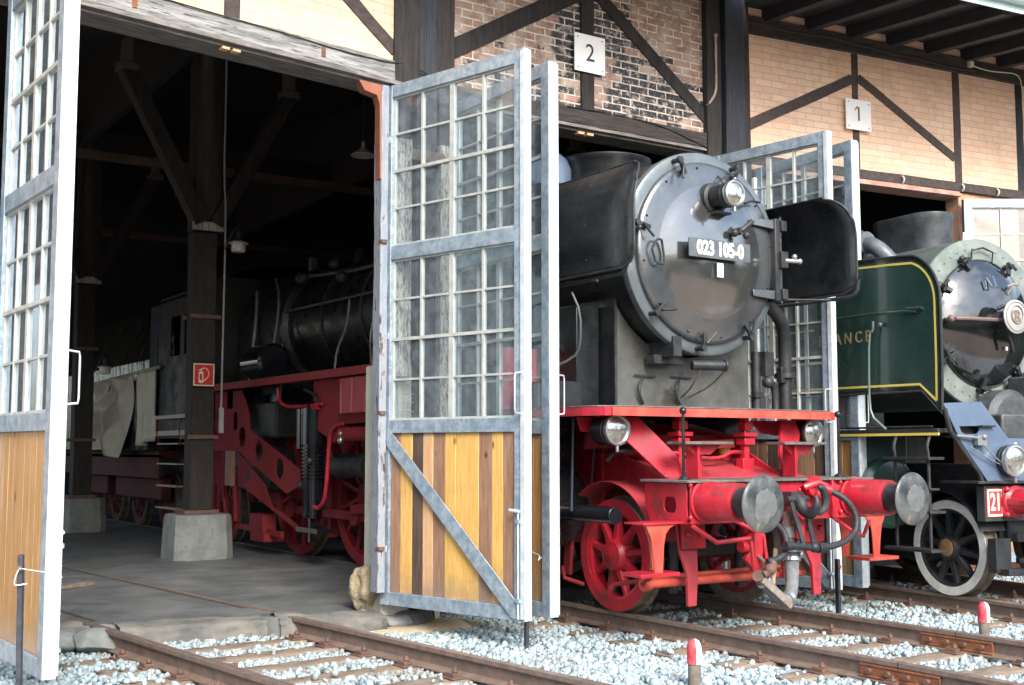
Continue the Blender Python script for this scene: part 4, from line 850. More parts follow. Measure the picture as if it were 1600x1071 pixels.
# iron trough at the left rail
m = MB(); m.box(-4.72, -4.25, 2.05, 2.09, -.2, -.13).box(-4.72, -4.25, 2.3, 2.34, -.2, -.13).box(-4.72, -4.68, 2.09, 2.3, -.2, -.13).box(-4.68, -4.25, 2.09, 2.3, -.19, -.175)
m.obj('iron_tray', rustb, bev=.004, label='rusty shallow iron tray sunk in the gravel left of the left rail', category='tray')
# ================================================================== wheels
def wheel(parent, x, y, r, mc, mt, side, nspk=9, hub=.16, rim=.075, face=None, width=.135, hubmat=None, whole=True, tyrew=None, name='wheel'):
    """side -1: visible left side; outer face at x, tyre runs inward"""
    M = part(name, parent, (x, y, r + .0)); sx = -side                  # inward direction
    ax = (sx, 0, 0)
    t = MB().lathe([(r - rim * .75, 0), (r - .012, 0), (r, .012), (r + .002, width - .03), (r + .028, width - .02), (r + .028, width), (r - rim, width), (r - rim * .75, 0)], (0, 0, 0), ax, 56, False, False)
    t.obj('tyre', mt, M)
    f = MB(); f.ring((-sx * .006, 0, 0), ax, r - .085, r - .002, .006, 56) if tyrew else f.ring((-sx * .003, 0, 0), ax, r - rim - .03, r - .006, .006, 56)
    f.obj('tyre_face', tyrew or mc, M)
    g = MB(); g.lathe([(r - rim - .06, .015), (r - rim - .03, .002), (r - rim + .01, .002), (r - rim + .01, width - .02), (r - rim - .06, width - .02), (r - rim - .06, .015)], (0, 0, 0), ax, 56, False, False); g.obj('rim', mc, M)
    for i in range(nspk):
        a = 2 * math.pi * i / nspk + .2; c, s_ = math.cos(a), math.sin(a); c2, s2 = -s_, c
        vs = []
        for rr_, w, d0, d1 in ((hub * .75, .052, .0, .10), ((hub + r) * .45, .034, .022, .085), (r - rim - .07, .032, .030, .08), (r - rim - .03, .06, .012, .095)):
            for u, d in ((-w, (d0 + d1) / 2), (-w * .6, d0), (w * .6, d0), (w, (d0 + d1) / 2), (w * .6, d1), (-w * .6, d1)): vs.append((sx * d, c * rr_ + c2 * u, s_ * rr_ + s2 * u))
        fs = [(k * 6 + j, k * 6 + (j + 1) % 6, k * 6 + 6 + (j + 1) % 6, k * 6 + 6 + j) for k in range(3) for j in range(6)]
        MB().add(vs, fs).obj('spoke', mc, M, ang=50)
    h = MB().lathe([(0.001, -.045), (hub * .55, -.045), (hub * .6, -.04), (hub * .82, -.04), (hub * .9, -.025), (hub, .0), (hub * 1.12, .06), (hub, .12)], (0, 0, 0), ax, 36, False)
    h.obj('hub', hubmat or mc, M)
    return M
# ================================================================== BLACK AND RED LOCOMOTIVE
L = thing('steam_locomotive', 'black steam locomotive with red frames and white number plate 023 105-0 on the middle track', 'steam locomotive')
def P(name, mb, m, bev=.0, parent=None, **k): return mb.obj(name, m, parent or L, bev=bev, **k)
ZC = 3.25
# buffers
for s in (-1, 1):
    B = part('buffer', L, (s * .875, 0, 1.03))
    MB().lathe([(.175, .66), (.175, .645), (.155, .64), (.152, .26), (.145, .25)], (0, 0, 0), (0, 1, 0), 32).obj('buffer_housing', red, B)
    MB().lathe([(.12, .26), (.118, .06), (.16, .045)], (0, 0, 0), (0, 1, 0), 32).obj('plunger', blackm, B)
    MB().lathe([(.001, -.012), (.06, -.010), (.125, -.004), (.18, .006), (.216, .018), (.222, .026), (.216, .038), (.15, .042)], (0, 0, 0), (0, 1, 0), 48).obj('buffer_head', bufm, B)
    pc = MB(); rr = random.Random(4 + s); vs = [(0, -.0145, 0)]
    for i in range(30):
        a = 2 * math.pi * i / 30; r = .115 + rr.uniform(-.012, .012) + (.03 if 3.6 < a < 5 and s < 0 else 0); vs.append((r * math.cos(a), -.0145 + .0085 * (r / .125) ** 2 - .001, r * math.sin(a)))
    pc.add(vs, [(0, 1 + i, 1 + (i + 1) % 30) for i in range(30)]).obj('worn_centre', bufc, B)
    if s > 0: MB().box(-.05, .11, .30, .42, -.02, .0).box(-.04, .1, .33, .36, 0, .02).obj('buffer_step', red, B, bev=.003, loc=(-.02, 0, .0)) 
# buffer beam
P('buffer_beam', MB().box(-1.03, 1.05, .67, .69, .845, 1.172).box(-1.03, 1.05, .70, .80, 1.15, 1.172).box(-1.03, 1.05, .70, .80, .845, .865), red, .006)
P('beam_end_plate', MB().plate([(.70, .845), (1.15, .845), (1.22, 1.0), (1.22, 1.172), (.70, 1.172)], fX(-1.045), .015, [rrect(.83, .98, .93, 1.06, .05)]).plate([(.70, .845), (1.15, .845), (1.22, 1.0), (1.22, 1.172), (.70, 1.172)], fX(1.045), .015), red, .003)
P('beam_tread_plate', MB().box(-1.10, 1.12, .625, 1.22, 1.176, 1.196), deckm, .004)
for x, z in ((-.55, 1.05), (-.48, .92), (.48, 1.05), (.55, .92), (-.28, 1.08), (.28, 1.08), (.38, .9)): pass
b = MB()
for bx in (-.875, .875):
    for dx in (-.17, .17):
        for dz in (-.13, .13): b.sph((bx + dx, .655, 1.03 + dz), .022, 10)
for x in (-.3, -.2, .2, .3):
    for z in (.93, 1.1): b.sph((x, .664, z), .018, 8)
P('rivet', b, red)
P('beam_rib', MB().box(-.60, -.575, .63, .669, .87, 1.18).box(.575, .60, .63, .669, .86, 1.19), red, .003)
# sloping apron and side frames
P('front_apron', MB().add([(-.80, 1.20, 1.20), (.86, 1.20, 1.20), (.60, 2.10, 1.42), (-.60, 2.10, 1.42), (-.80, 1.20, 1.17), (.86, 1.20, 1.17), (.60, 2.10, 1.38), (-.60, 2.10, 1.38)], [(0, 1, 2, 3), (4, 7, 6, 5), (0, 4, 5, 1), (1, 5, 6, 2), (2, 6, 7, 3), (3, 7, 4, 0)]), redp)
arch = [(1.95 + .60 * math.cos(R(a)), .50 + .66 * math.sin(R(a))) for a in range(25, 160, 9)]
for s in (-1, 1):
    P('side_frame', MB().plate([(1.16, .86), (1.22, 1.18), (1.55, 1.36), (2.05, 1.62), (2.45, 1.68), (2.95, 1.68), (2.95, .60), (2.6, .62)] + [(y, z) for y, z in arch[::-1][0:]][::-1][::-1], fX(s * .60 - .012), .024), red, .003) if False else \
    P('side_frame', MB().plate([(1.16, 1.17), (1.55, 1.36), (2.05, 1.62), (2.45, 1.70), (2.95, 1.70), (2.95, .58), (2.58, .60)] + arch[1:-1] + [(1.30, .86), (1.16, .86)] if False else [(2.95, 1.70), (2.45, 1.70), (2.05, 1.62), (1.55, 1.36), (1.16, 1.17), (1.16, .86), (1.33, .86)] + [(1.95 - .62 * math.cos(R(a)), .50 + .66 * math.sin(R(a))) for a in range(30, 175, 9)] + [(2.95, .55)], fX(s * .60 - .012), .024), red, .003)
    g = MB(); n = 20; vs = []; fs = []
    for i in range(n + 1):
        a = R(14 + (158 - 14) * i / n); y = 1.95 - .63 * math.cos(a) * 1.05; z = .50 + .66 * math.sin(a)
        for w, dz in ((.61, 0), (.90, -.005), (.90, .003), (.61, .008)): vs.append((s * w, y, z + dz))
    for i in range(n):
        for j in range(4): fs.append((i * 4 + j, i * 4 + (j + 1) % 4, i * 4 + 4 + (j + 1) % 4, i * 4 + 4 + j))
    g.add(vs, fs); P('wheel_guard', g, redp)
P('frame_stay', MB().box(-.6, .6, 1.8, 1.83, .9, 1.35).box(-.6, .6, 2.7, 2.74, .5, 1.7), redd, .004)
P('frame_bracket', MB().box(-.66, -.62, 2.30, 2.34, .95, 1.55).box(-.70, -.62, 2.26, 2.5, 1.36, 1.40).box(-.82, -.64, 2.36, 2.4, 1.44, 1.50), red, .003)
# deck above with red edge
deck = [(-1.22, 1.26), (1.22, 1.26), (1.47, 1.45), (1.47, 2.75), (-1.47, 2.75), (-1.47, 1.52), (-1.42, 1.36)]
P('front_deck', MB().plate(deck, fZ(1.80), .012), deckm, .003)
def edge(pts, z0, z1, th=.012):
    m = MB()
    for (a, b_) in zip(pts, pts[1:]):
        a = Vector((*a, 0)); b_ = Vector((*b_, 0)); d = (b_ - a).normalized(); nrm = Vector((d.y, -d.x, 0)) * th
        m.add([a + Vector((0, 0, z0)), b_ + Vector((0, 0, z0)), b_ + nrm + Vector((0, 0, z0)), a + nrm + Vector((0, 0, z0)), a + Vector((0, 0, z1)), b_ + Vector((0, 0, z1)), b_ + nrm + Vector((0, 0, z1)), a + nrm + Vector((0, 0, z1))], [(0, 3, 2, 1), (4, 5, 6, 7), (0, 1, 5, 4), (1, 2, 6, 5), (2, 3, 7, 6), (3, 0, 4, 7)])
    return m
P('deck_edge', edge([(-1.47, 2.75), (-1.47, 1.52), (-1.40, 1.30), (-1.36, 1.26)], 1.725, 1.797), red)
P('deck_edge', edge([(-1.36, 1.255), (1.25, 1.255), (1.40, 1.32), (1.47, 1.45)], 1.725, 1.797), redo, label='front edge of the deck, its orange red brightened to look sunlit')  # sunlight put into the colour: brighter red than the side edge
P('deck_underside', MB().plate([(x * .98, y + .02) for x, y in deck], fZ(1.775), .02), redd)
P('deck_bracket', MB().plate([(-1.36, 1.72), (-.70, 1.72), (-.84, 1.60), (-1.05, 1.575), (-1.32, 1.60)], fY(1.74), .015).plate([(1.36, 1.72), (.70, 1.72), (.84, 1.60), (1.05, 1.575), (1.32, 1.60)], fY(1.74), .015), red, .002)
for s in (-1, 1):      # broad diagonal stay plates
    P('diagonal_stay', MB().add([(s * 1.06, 1.50, 1.72), (s * .87, 1.50, 1.72), (s * .62, 1.28, 1.38), (s * .62, 1.20, 1.16), (s * .74, 1.20, 1.14), (s * 1.12, 1.50, 1.60), (s * 1.06, 1.53, 1.72), (s * .87, 1.53, 1.72), (s * .62, 1.31, 1.38), (s * .62, 1.23, 1.16), (s * .74, 1.23, 1.14), (s * 1.12, 1.53, 1.60)],
      [(0, 1, 2, 3, 4, 5), (6, 11, 10, 9, 8, 7)] + [(i, (i + 1) % 6, 6 + (i + 1) % 6, 6 + i) for i in range(6)]), red, .002)
for s in (-1, 1):      # jack brackets under the deck
    x = s * .40
    P('deck_support', MB().box(x - .03, x + .03, 1.48, 1.54, 1.22, 1.74).box(x - .085, x + .085, 1.42, 1.58, 1.56, 1.60).box(x - .065, x + .065, 1.44, 1.56, 1.485, 1.545).box(x - .05, x + .05, 1.45, 1.55, 1.62, 1.70).box(x - .07, x + .07, 1.46, 1.56, 1.24, 1.36), red, .006)
P('cross_girder', MB().bar((-1.0, 2.1, 1.52), (1.0, 2.1, 1.52), .04, .13).bar((-.9, 1.7, 1.44), (.35, 1.6, 1.50), .03, .08).box(-.72, -.58, 1.9, 2.0, 1.5, 1.70), redd, .004)
for s in (-1, 1):      # small pedestal steps on the beam
    x = s * .58
    P('pedestal_step', MB().box(x - .27, x + .27, .92, 1.16, 1.485, 1.51), deckm, .003)
    P('pedestal', MB().box(x - .085, x - .06, .98, 1.13, 1.2, 1.484).box(x - .06, x + .085, 1.115, 1.13, 1.2, 1.484).plate([(x - .20, 1.484), (x + .22, 1.484), (x + .10, 1.40), (x - .09, 1.40)], fY(1.02), .012), red, .002)
    P('stanchion', MB().cyl((s * .93, .86, 1.2), (s * .93, .86, 1.74), .013).sph((s * .93, .86, 1.76), .032, 12).lathe([(.05, 0), (.04, .015), (.022, .03)], (s * .93, .86, 1.197)), black)
P('warning_label', MB().box(-.52, -.36, 1.34, 1.44, 1.246, 1.25), whitep)
P('oil_cap', MB().lathe([(.055, 0), (.055, .05), (.045, .06)], (-.62, 1.9, 1.47)).lathe([(.055, 0), (.055, .05), (.045, .06)], (.42, 1.8, 1.40)), yellow)
P('oil_cup', MB().lathe([(.06, 0), (.06, .08)], (-.62, 1.9, 1.39)).lathe([(.06, 0), (.06, .06)], (.42, 1.8, 1.34)), red)
P('lubricator_pipe', MB().tube([(-.9, 1.7, 1.46), (-.7, 1.66, 1.50), (-.6, 1.5, 1.42), (-.3, 1.5, 1.40), (-.1, 1.5, 1.36), (.1, 1.5, 1.37), (.2, 1.5, 1.42), (.4, 1.55, 1.42)], .018, 8, 1).tube([(-.25, 1.55, 1.40), (-.2, 1.55, 1.5), (-.05, 1.55, 1.50), (0, 1.55, 1.43)], .02, 8, 1).sph((-.2, 1.54, 1.42), .04).sph((-.12, 1.52, 1.43), .035), red)
# smokebox, saddle
P('saddle', MB().box(-.82, -.81, 1.90, 3.2, 1.815, 2.95).box(.81, .82, 1.90, 3.2, 1.815, 2.95), black, .003)
P('saddle_front', MB().plate([(-.822, 1.815), (.822, 1.815), (.822, 2.80)] + [(.95 * math.cos(R(a)), ZC + .95 * math.sin(R(a))) for a in range(-30, -152, -8)] + [(-.822, 2.80)], fY(1.885), .014), saddle, .002)
P('saddle_edge', MB().box(-.83, -.805, 1.878, 1.90, 1.82, 2.79), blackm)
smk = MB().lathe([(.905, 3.55), (.93, 3.54), (.93, 1.66), (.945, 1.655)], (0, 0, ZC), (0, 1, 0), 72, False, False); P('smokebox', smk, black)
P('smokebox_front_ring', MB().lathe([(.93, 1.68), (.948, 1.66), (.952, 1.62), (.945, 1.59), (.92, 1.575), (.845, 1.575), (.84, 1.60)], (0, 0, ZC), (0, 1, 0), 80, False, False), sootg)
D = part('smokebox_door', L, (0, 0, ZC))
prof = [(.842, 1.60), (.848, 1.555), (.838, 1.532), (.80, 1.522), (.72, 1.511), (.66, 1.503), (.62, 1.496)]
MB().lathe(prof, (0, 0, 0), (0, 1, 0), 80, False, False).obj('door_rim', doorr, D, ang=60)
prof = [(.62, 1.496), (.59, 1.490), (.56, 1.482), (.53, 1.473), (.48, 1.459), (.42, 1.444), (.34, 1.428), (.26, 1.415), (.16, 1.405), (.08, 1.401), (.001, 1.400)]
MB().lathe(prof, (0, 0, 0), (0, 1, 0), 80, False, False).obj('door_dome', door_m, D, ang=60)
for a in (22, 68, 115, 168, 222, 262, 302, 345):       # clamps
    if a in (22, 345): continue
    c, s_ = math.cos(R(a)), math.sin(R(a)); e = Vector((c, 0, s_)); tt = Vector((-s_, 0, c))
    def q(r, y, t=0.): return e * r + tt * t + Vector((0, y, 0))
    MB().cyl(q(.90, 1.585), q(.90, 1.46), .022).cyl(q(.90, 1.50), q(.90, 1.455), .034, n=6).bar(q(.92, 1.47), q(.76, 1.475), .035, .03, up=(0, 1, 0)).tube([q(.86, 1.44), q(.80, 1.43, .05), q(.74, 1.42, .09)], .012, 8).bar(q(.79, 1.52, -.0), q(.79, 1.46, -.0), .03, .03).obj('door_clamp', blackm, D, bev=.002)
b = MB()
for i in range(12):
    a = R(i * 30 + 10); b.sph((.79 * math.cos(a), 1.517, .79 * math.sin(a)), .012, 8)
b.obj('rivet', black, D)
for z in (.34, -.34):
    MB().bar((.46, 1.475, z), (.80, 1.52, z), .03, .085, up=(0, 1, 0)).obj('hinge_strap', doorr, D, bev=.004) if False else MB().add([(.50, 1.475, z - .03), (.80, 1.50, z - .045), (.80, 1.50, z + .045), (.50, 1.475, z + .03), (.50, 1.462, z - .03), (.80, 1.475, z - .045), (.80, 1.475, z + .045), (.50, 1.462, z + .03)], [(0, 3, 2, 1), (4, 5, 6, 7), (0, 1, 5, 4), (1, 2, 6, 5), (2, 3, 7, 6), (3, 0, 4, 7)]).obj('hinge_strap', doorr, D, bev=.004)
MB().box(.80, .87, 1.46, 1.60, -.40, .40).obj('hinge_block', blackm, D, bev=.01)
MB().cyl((.875, 1.47, -.42), (.875, 1.47, .42), .014).box(.86, .93, 1.43, 1.50, .28, .38).box(.86, .93, 1.43, 1.5, -.38, -.28).box(.84, .93, 1.42, 1.5, -.08, .08).obj('hinge_pin', blackm, D, bev=.004)
MB().tube([(.88, 1.45, .0), (.97, 1.40, -.01), (1.04, 1.38, -.01)], .02, 8).sph((.98, 1.39, .03), .03, 10).sph((1.04, 1.38, -.01), .03, 10).obj('hinge_catch', chrome, D)
MB().tube([(-.735, 1.46, -.04), (-.70, 1.44, .05), (-.64, 1.44, .05), (-.62, 1.46, .03), (-.59, 1.46, -.13), (-.62, 1.44, -.17), (-.67, 1.44, -.17), (-.70, 1.46, -.14)], .011, 8, 1, True).obj('grab_handle', blackm, D)
MB().tube([(.12, 1.52, .74), (.10, 1.45, .68), (.13, 1.44, .60), (.25, 1.44, .60)], .008, 6).obj('step_wire', blackm, D)
MB().cyl((.23, 1.42, .20), (.23, 1.32, .20), .035).tube([(.23, 1.33, .20), (.30, 1.31, .26), (.36, 1.32, .30)], .022, 8).sph((.17, 1.36, .18), .04).sph((.28, 1.32, .16), .035).obj('central_lock', blackm, D)
MB().tube([(.34, 1.40, .48), (.45, 1.42, .52), (.60, 1.46, .53)], .012, 8).obj('door_handle', blackm, D)
# number plate
NP = part('number_plate', D, (0, 0, 0)) if False else None
MB().plate(rrect(-.375, .375, -.085, .085, .012), fY(0), .012).obj('number_plate', mat('silver grey plate', (.075, .09, .10), .5, .1, (.11, .125, .135), 8), D, bev=.002, loc=(-.045, 1.325, -.005), label='rectangular grey plate with white digits 023 105-0')
npm = mat('white cast digits', (.85, .85, .83), .4)
text('023 105-0', .178, .003, 'plate_lettering', npm, D, Matrix.Translation((-.045, 1.321, -.008)) @ UP, .80, .006, .98)
MB().box(-.36, .26, 1.338, 1.40, -.05, .05).obj('plate_bracket', blackm, D)
MB().box(-.04, .035, 1.372, 1.377, -.245, -.115).obj('paper_card', whitep, D)
# lamps
def headlamp(x, y, z, s=1., parent=L, fwd=.27):
    H = part('headlamp', parent, (x, y, z))
    MB().lathe([(.10 * s, fwd), (.135 * s, fwd - .01), (.14 * s, .06), (.135 * s, .045)], (0, 0, 0), (0, 1, 0), 36).obj('lamp_body', black, H)
    MB().lathe([(.141 * s, .10), (.145 * s, .095), (.145 * s, .085), (.141 * s, .08)], (0, 0, 0), (0, 1, 0), 36).obj('clip_band', blackm, H)
    MB().lathe([(.125 * s, .05), (.145 * s, .045), (.150 * s, .02), (.145 * s, .003), (.128 * s, .0), (.122 * s, .012)], (0, 0, 0), (0, 1, 0), 40, False, False).obj('lamp_ring', chrome, H)
    MB().lathe([(.126 * s, .014), (.09 * s, .0), (.04 * s, -.008), (.001, -.010)], (0, 0, 0), (0, 1, 0), 36, False, False).obj('lens', lensm, H)
    MB().sph((0, .012, .155 * s), .02, 8).tube([(0, .02, -.15 * s), (0, .02, -.20 * s)], .014, 8).obj('lamp_catch', chrome, H)
    return H
H0 = headlamp(.0, 1.16, 3.745, .82, L, .30)
P('lamp_base', MB().lathe([(.15, 1.49), (.145, 1.42), (.13, 1.41)], (0, 0, 3.745), (0, 1, 0), 30).box(-.06, .12, 1.34, 1.46, 3.59, 3.61), blackm, .0)
headlamp(-1.16, 1.42, 1.61, .92, L, .26); headlamp(1.28, 1.46, 1.60, .92, L, .26)
P('lamp_bracket', MB().box(-1.22, -1.10, 1.60, 1.66, 1.56, 1.80).box(1.22, 1.34, 1.64, 1.70, 1.56, 1.80), red, .003)
# boiler and fittings
P('boiler', MB().lathe([(.90, 3.55), (.86, 3.56), (.86, 9.3), (.95, 9.35), (.95, 11.1)], (0, 0, 3.22), (0, 1, 0), 64, False, True), black)
b = MB()
for y in (4.6, 5.8, 7.0, 8.2, 9.3): b.lathe([(.862, y - .03), (.872, y - .03), (.872, y + .03), (.862, y + .03)], (0, 0, 3.22), (0, 1, 0), 64, False, False)
P('boiler_band', b, blackm)
P('firebox', MB().box(-.95, .95, 9.4, 11.1, 1.9, 3.3), black, .05)
P('chimney', MB().lathe([(.44, 4.0), (.44, 4.15), (.45, 4.30), (.475, 4.36), (.49, 4.385), (.49, 4.41), (.46, 4.415), (.40, 4.40), (.36, 4.2), (.36, 4.1)], (0, 3.08, 0), (0, 0, 1), 48, False, True), black)
P('bell_cover', MB().lathe([(.23, 4.1), (.23, 4.27), (.19, 4.37), (.13, 4.43), (.05, 4.46), (.05, 4.51), (.03, 4.55), (.001, 4.555)], (-.62, 3.2, 0), (0, 0, 1), 28, False), bluegrey)
P('dome', MB().lathe([(.42, 3.9), (.42, 4.15), (.36, 4.3), (.2, 4.36), (.001, 4.37)], (0, 5.4, 0), (0, 0, 1), 32, False).lathe([(.36, 3.9), (.36, 4.15), (.30, 4.25), (.001, 4.3)], (0, 7.4, 0), (0, 0, 1), 32, False), black)
P('boiler_pipe', MB().tube([(-.87, 3.6, 3.35), (-.90, 6, 3.38), (-.90, 9.3, 3.40)], .02, 8).tube([(-.70, 4, 3.75), (-.72, 7.5, 3.78), (-.74, 9.3, 3.9)], .028, 8).tube([(-.92, 7.2, 3.35), (-.95, 7.2, 3.0), (-1.0, 7.4, 2.7), (-1.05, 7.35, 2.4)], .018, 8, 1).tube([(-.93, 6.5, 3.05), (-.98, 6.5, 2.8), (-1.05, 6.3, 2.4)], .014, 8, 1).tube([(-.95, 9.6, 3.9), (-1.0, 9.3, 3.6), (-1.02, 9.4, 3.0), (-1.1, 9.5, 2.4)], .022, 8, 1).tube([(-.95, 10.3, 3.8), (-1.0, 10.2, 3.3), (-1.05, 10.3, 2.4)], .03, 8, 1), mat('dusty iron pipe', (.09, .09, .09), .4, .4, (.16, .16, .15), 6))
P('boiler_valve', MB().sph((-.80, 9.0, 3.85), .1).sph((-.62, 8.3, 3.98), .09).lathe([(.09, 3.9), (.09, 4.25), (.04, 4.3)], (-.35, 9.6, 0)).lathe([(.08, 3.9), (.08, 4.2), (.04, 4.28)], (-.1, 8.6, 0)).sph((-.85, 7.6, 3.7), .08), blackm)
P('ash_box', MB().lathe([(.20, 9.1), (.24, 9.13), (.24, 9.8), (.20, 9.83)], (-1.15, 0, 2.68), (0, 1, 0), 28), blackg)
cabp = rrect(11.1, 13.35, 1.62, 3.95, .05)
P('cab_side', MB().plate(cabp, fX(-1.48), .02, [rrect(11.45, 12.05, 2.95, 3.6, .06), rrect(12.25, 12.75, 2.95, 3.6, .06)]).plate(cabp, fX(1.46), .02).box(-1.46, 1.46, 11.1, 11.12, 2.4, 4.1), mat('dull sooty cab side', (.008, .009, .011), .5, 0, (.02, .02, .022), 2, bump=.3, bs=6, rv=.15), .003)
rf = MB(); vs = []; fs = []
for i in range(17):
    a = R(20 + 140 * i / 16); x, z = -1.6 * math.cos(a), 3.62 + .72 * math.sin(a)
    for y in (10.9, 13.9):
        vs += [(x, y, z), (x, y, z + .02)]
for i in range(16): k = i * 4; fs += [(k, k + 4, k + 6, k + 2), (k + 1, k + 3, k + 7, k + 5), (k, k + 1, k + 5, k + 4), (k + 2, k + 6, k + 7, k + 3)]
P('cab_roof', rf.add(vs, fs), black)
P('cab_handrail', MB().tube([(-1.53, 13.3, 2.0), (-1.53, 13.3, 3.4)], .015, 8).tube([(-1.53, 11.25, 2.4), (-1.53, 11.2, 3.2)], .015, 8), blackm)
CL = part('cab_ladder', L)
MB().bar((-1.48, 12.95, 2.05), (-1.48, 12.95, .45), .05, .02).bar((-1.48, 11.9, 2.05), (-1.48, 11.9, .45), .05, .02).obj('ladder_side', redd, CL)
b = MB()
for z in (.5, .85, 1.2, 1.52): b.box(-1.60, -1.42, 11.92, 12.94, z, z + .022)
b.obj('rung', mat('dusty tread', (.40, .37, .33), .7), CL); MB().box(-1.58, -1.45, 10.9, 13.1, 1.66, 1.74).box(-1.58, -1.45, 10.9, 13.1, 1.93, 1.99).obj('sill_board', mat('dirty cream board', (.42, .39, .33), .6), CL, bev=.004)
MB().tube([(-1.55, 13.0, 1.95), (-1.6, 13.02, 1.8), (-1.55, 12.98, 1.5)], .012, 8, 1).tube([(-1.55, 11.85, 1.95), (-1.6, 11.83, 1.8), (-1.55, 11.87, 1.5)], .012, 8, 1).obj('hand_rail', redd, CL)
# side running board
P('running_board', MB().box(-1.48, -.85, 2.76, 11.0, 2.385, 2.40).box(.85, 1.48, 2.76, 11.0, 2.385, 2.40), deckm)
P('running_board_edge', MB().box(-1.495, -1.475, 2.76, 11.0, 2.30, 2.395).box(1.475, 1.495, 2.76, 11.0, 2.30, 2.395).box(-1.475, -.86, 2.78, 11.0, 2.362, 2.382), mat('dull running board red', (.26, .024, .026), .75, 0, (.28, .03, .03), 4, bump=.15, bs=20), .003)
P('board_riser', MB().box(-1.49, -.86, 2.74, 2.76, 1.80, 2.39).box(.86, 1.49, 2.74, 2.76, 1.8, 2.39), redp, .003)
P('main_frame', MB().box(-.56, -.53, 2.95, 13.3, .62, 1.75).box(.53, .56, 2.95, 13.3, .62, 1.75), redd, .004)
# deflectors
def deflector(s):
    prof = [(0, 2.86)] + [(0, 2.9 + i * .1) for i in range(7)]
    prof = [(1.42, 2.93), (1.43, 3.05), (1.43, 3.2), (1.43, 3.4), (1.425, 3.50), (1.405, 3.60), (1.37, 3.69), (1.32, 3.77), (1.26, 3.83), (1.22, 3.86)]
    n = len(prof); y1 = 3.1; Y = []
    def y0(z):
        r = .16; base = .86 if s < 0 else 1.02
        if z < 2.93 + r: d = 2.93 + r - z; return base + r - math.sqrt(max(0, r * r - d * d))
        if z > 3.86 - .22: d = z - (3.86 - .22); return base + .02 + .20 - math.sqrt(max(0, .2 ** 2 - min(.2, d) ** 2))
        return base
    zs = []; vs = []; fs = []; NY = 14
    pts = []
    for (a, b_) in zip(prof, prof[1:]):
        for t in (0, .33, .66): pts.append((a[0] + (b_[0] - a[0]) * t, a[1] + (b_[1] - a[1]) * t))
    pts.append(prof[-1]); N_ = len(pts)
    for x, z in pts:
        for j in range(NY + 1):
            yy = y0(z) + (y1 - y0(z)) * j / NY; vs.append((s * x, yy, z))
    for i in range(N_ - 1):
        for j in range(NY): a = i * (NY + 1) + j; fs.append((a, a + 1, a + NY + 2, a + NY + 1))
    M = part('smoke_deflector', L)
    o = MB().add(vs, fs).obj('deflector_sheet', black, M, ang=60); sm = o.modifiers.new('t', 'SOLIDIFY'); sm.thickness = .008
    rim = [(s * pts[0][0], y1, pts[0][1]), (s * pts[0][0], y0(pts[0][1]) , pts[0][1])] + [(s * x, y0(z), z) for x, z in pts] + [(s * pts[-1][0], y1, pts[-1][1])]
    MB().tube(rim, .011, 8).obj('rim_bead', blackm, M)
    MB().tube([(s * 1.40, .98, 3.05), (s * 1.40, 1.0, 2.92), (s * 1.38, 1.1, 2.88), (s * 1.36, 3.0, 2.90)], .018, 8, 1).tube([(s * 1.43, 1.25, 2.88), (s * .93, 1.72, 2.90)] if s > 0 else [(s * 1.43, 1.35, 2.86), (s * 1.15, 2.2, 2.96)], .012, 8).obj('support_rod', blackm, M)
    b = MB()
    for zz_ in (3.05, 3.35, 3.62):
        for yy in (1.5, 2.0, 2.5): b.sph((s * 1.436, yy, zz_), .009, 6)
    b.obj('rivet', blackm, M)
deflector(-1); deflector(1)
P('flue_cover_panel', MB().plate(rrect(.90, 1.30, 2.92, 3.70, .08), fY(2.0), .012).plate(rrect(-1.30, -.90, 2.92, 3.7, .08), fY(2.9), .012), blackg, .003)
P('panel_bead', MB().tube([(x, 1.995, z) for x, z in rrect(.90, 1.30, 2.92, 3.70, .08)], .009, 6, 0, True), blackm)
# pipes right and left of the saddle
P('exhaust_pipe', MB().tube([(.90, 1.72, 2.86), (1.06, 1.74, 2.80), (1.24, 1.80, 2.66), (1.32, 1.86, 2.45), (1.33, 1.88, 2.15), (1.33, 1.88, 1.82)], .065, 18, 2), blackm)
P('pipe_flange', MB().lathe([(.105, 2.15), (.105, 2.20)], (1.33, 1.88, 0), (0, 0, 1), 24).box(1.22, 1.30, 1.82, 1.88, 2.10, 2.26), blackm, .004)
P('side_pipe', MB().tube([(.95, 1.9, 1.82), (.95, 1.9, 2.4)], .045, 12).tube([(1.02, 1.85, 2.10), (1.10, 1.85, 2.10), (1.16, 1.85, 2.05), (1.16, 1.85, 1.82)], .038, 12, 2).box(.98, 1.10, 1.8, 1.9, 2.16, 2.40).box(.88, 1.0, 1.84, 1.9, 1.95, 2.0).sph((1.03, 1.82, 2.10), .06), blackm)
P('grab_rail', MB().tube([(-1.26, 1.95, 2.84), (-1.20, 1.9, 2.66), (-1.20, 1.9, 2.36), (-1.24, 1.95, 2.25), (-1.45, 2.1, 2.14)], .014, 8, 1).tube([(-1.5, 2.12, 2.2), (-1.5, 2.12, 1.82)], .008, 6), mat('dark worn steel rail', (.10, .11, .12), .3, .6))
P('blast_pipe', MB().cyl((-.25, 1.50, 2.20), (.05, 1.40, 2.20), .045).cyl((.05, 1.40, 2.20), (.07, 1.393, 2.20), .058).box(-.50, -.15, 1.72, 1.84, 2.22, 2.30).box(-.42, -.32, 1.55, 1.9, 2.28, 2.46), blackm, .003)
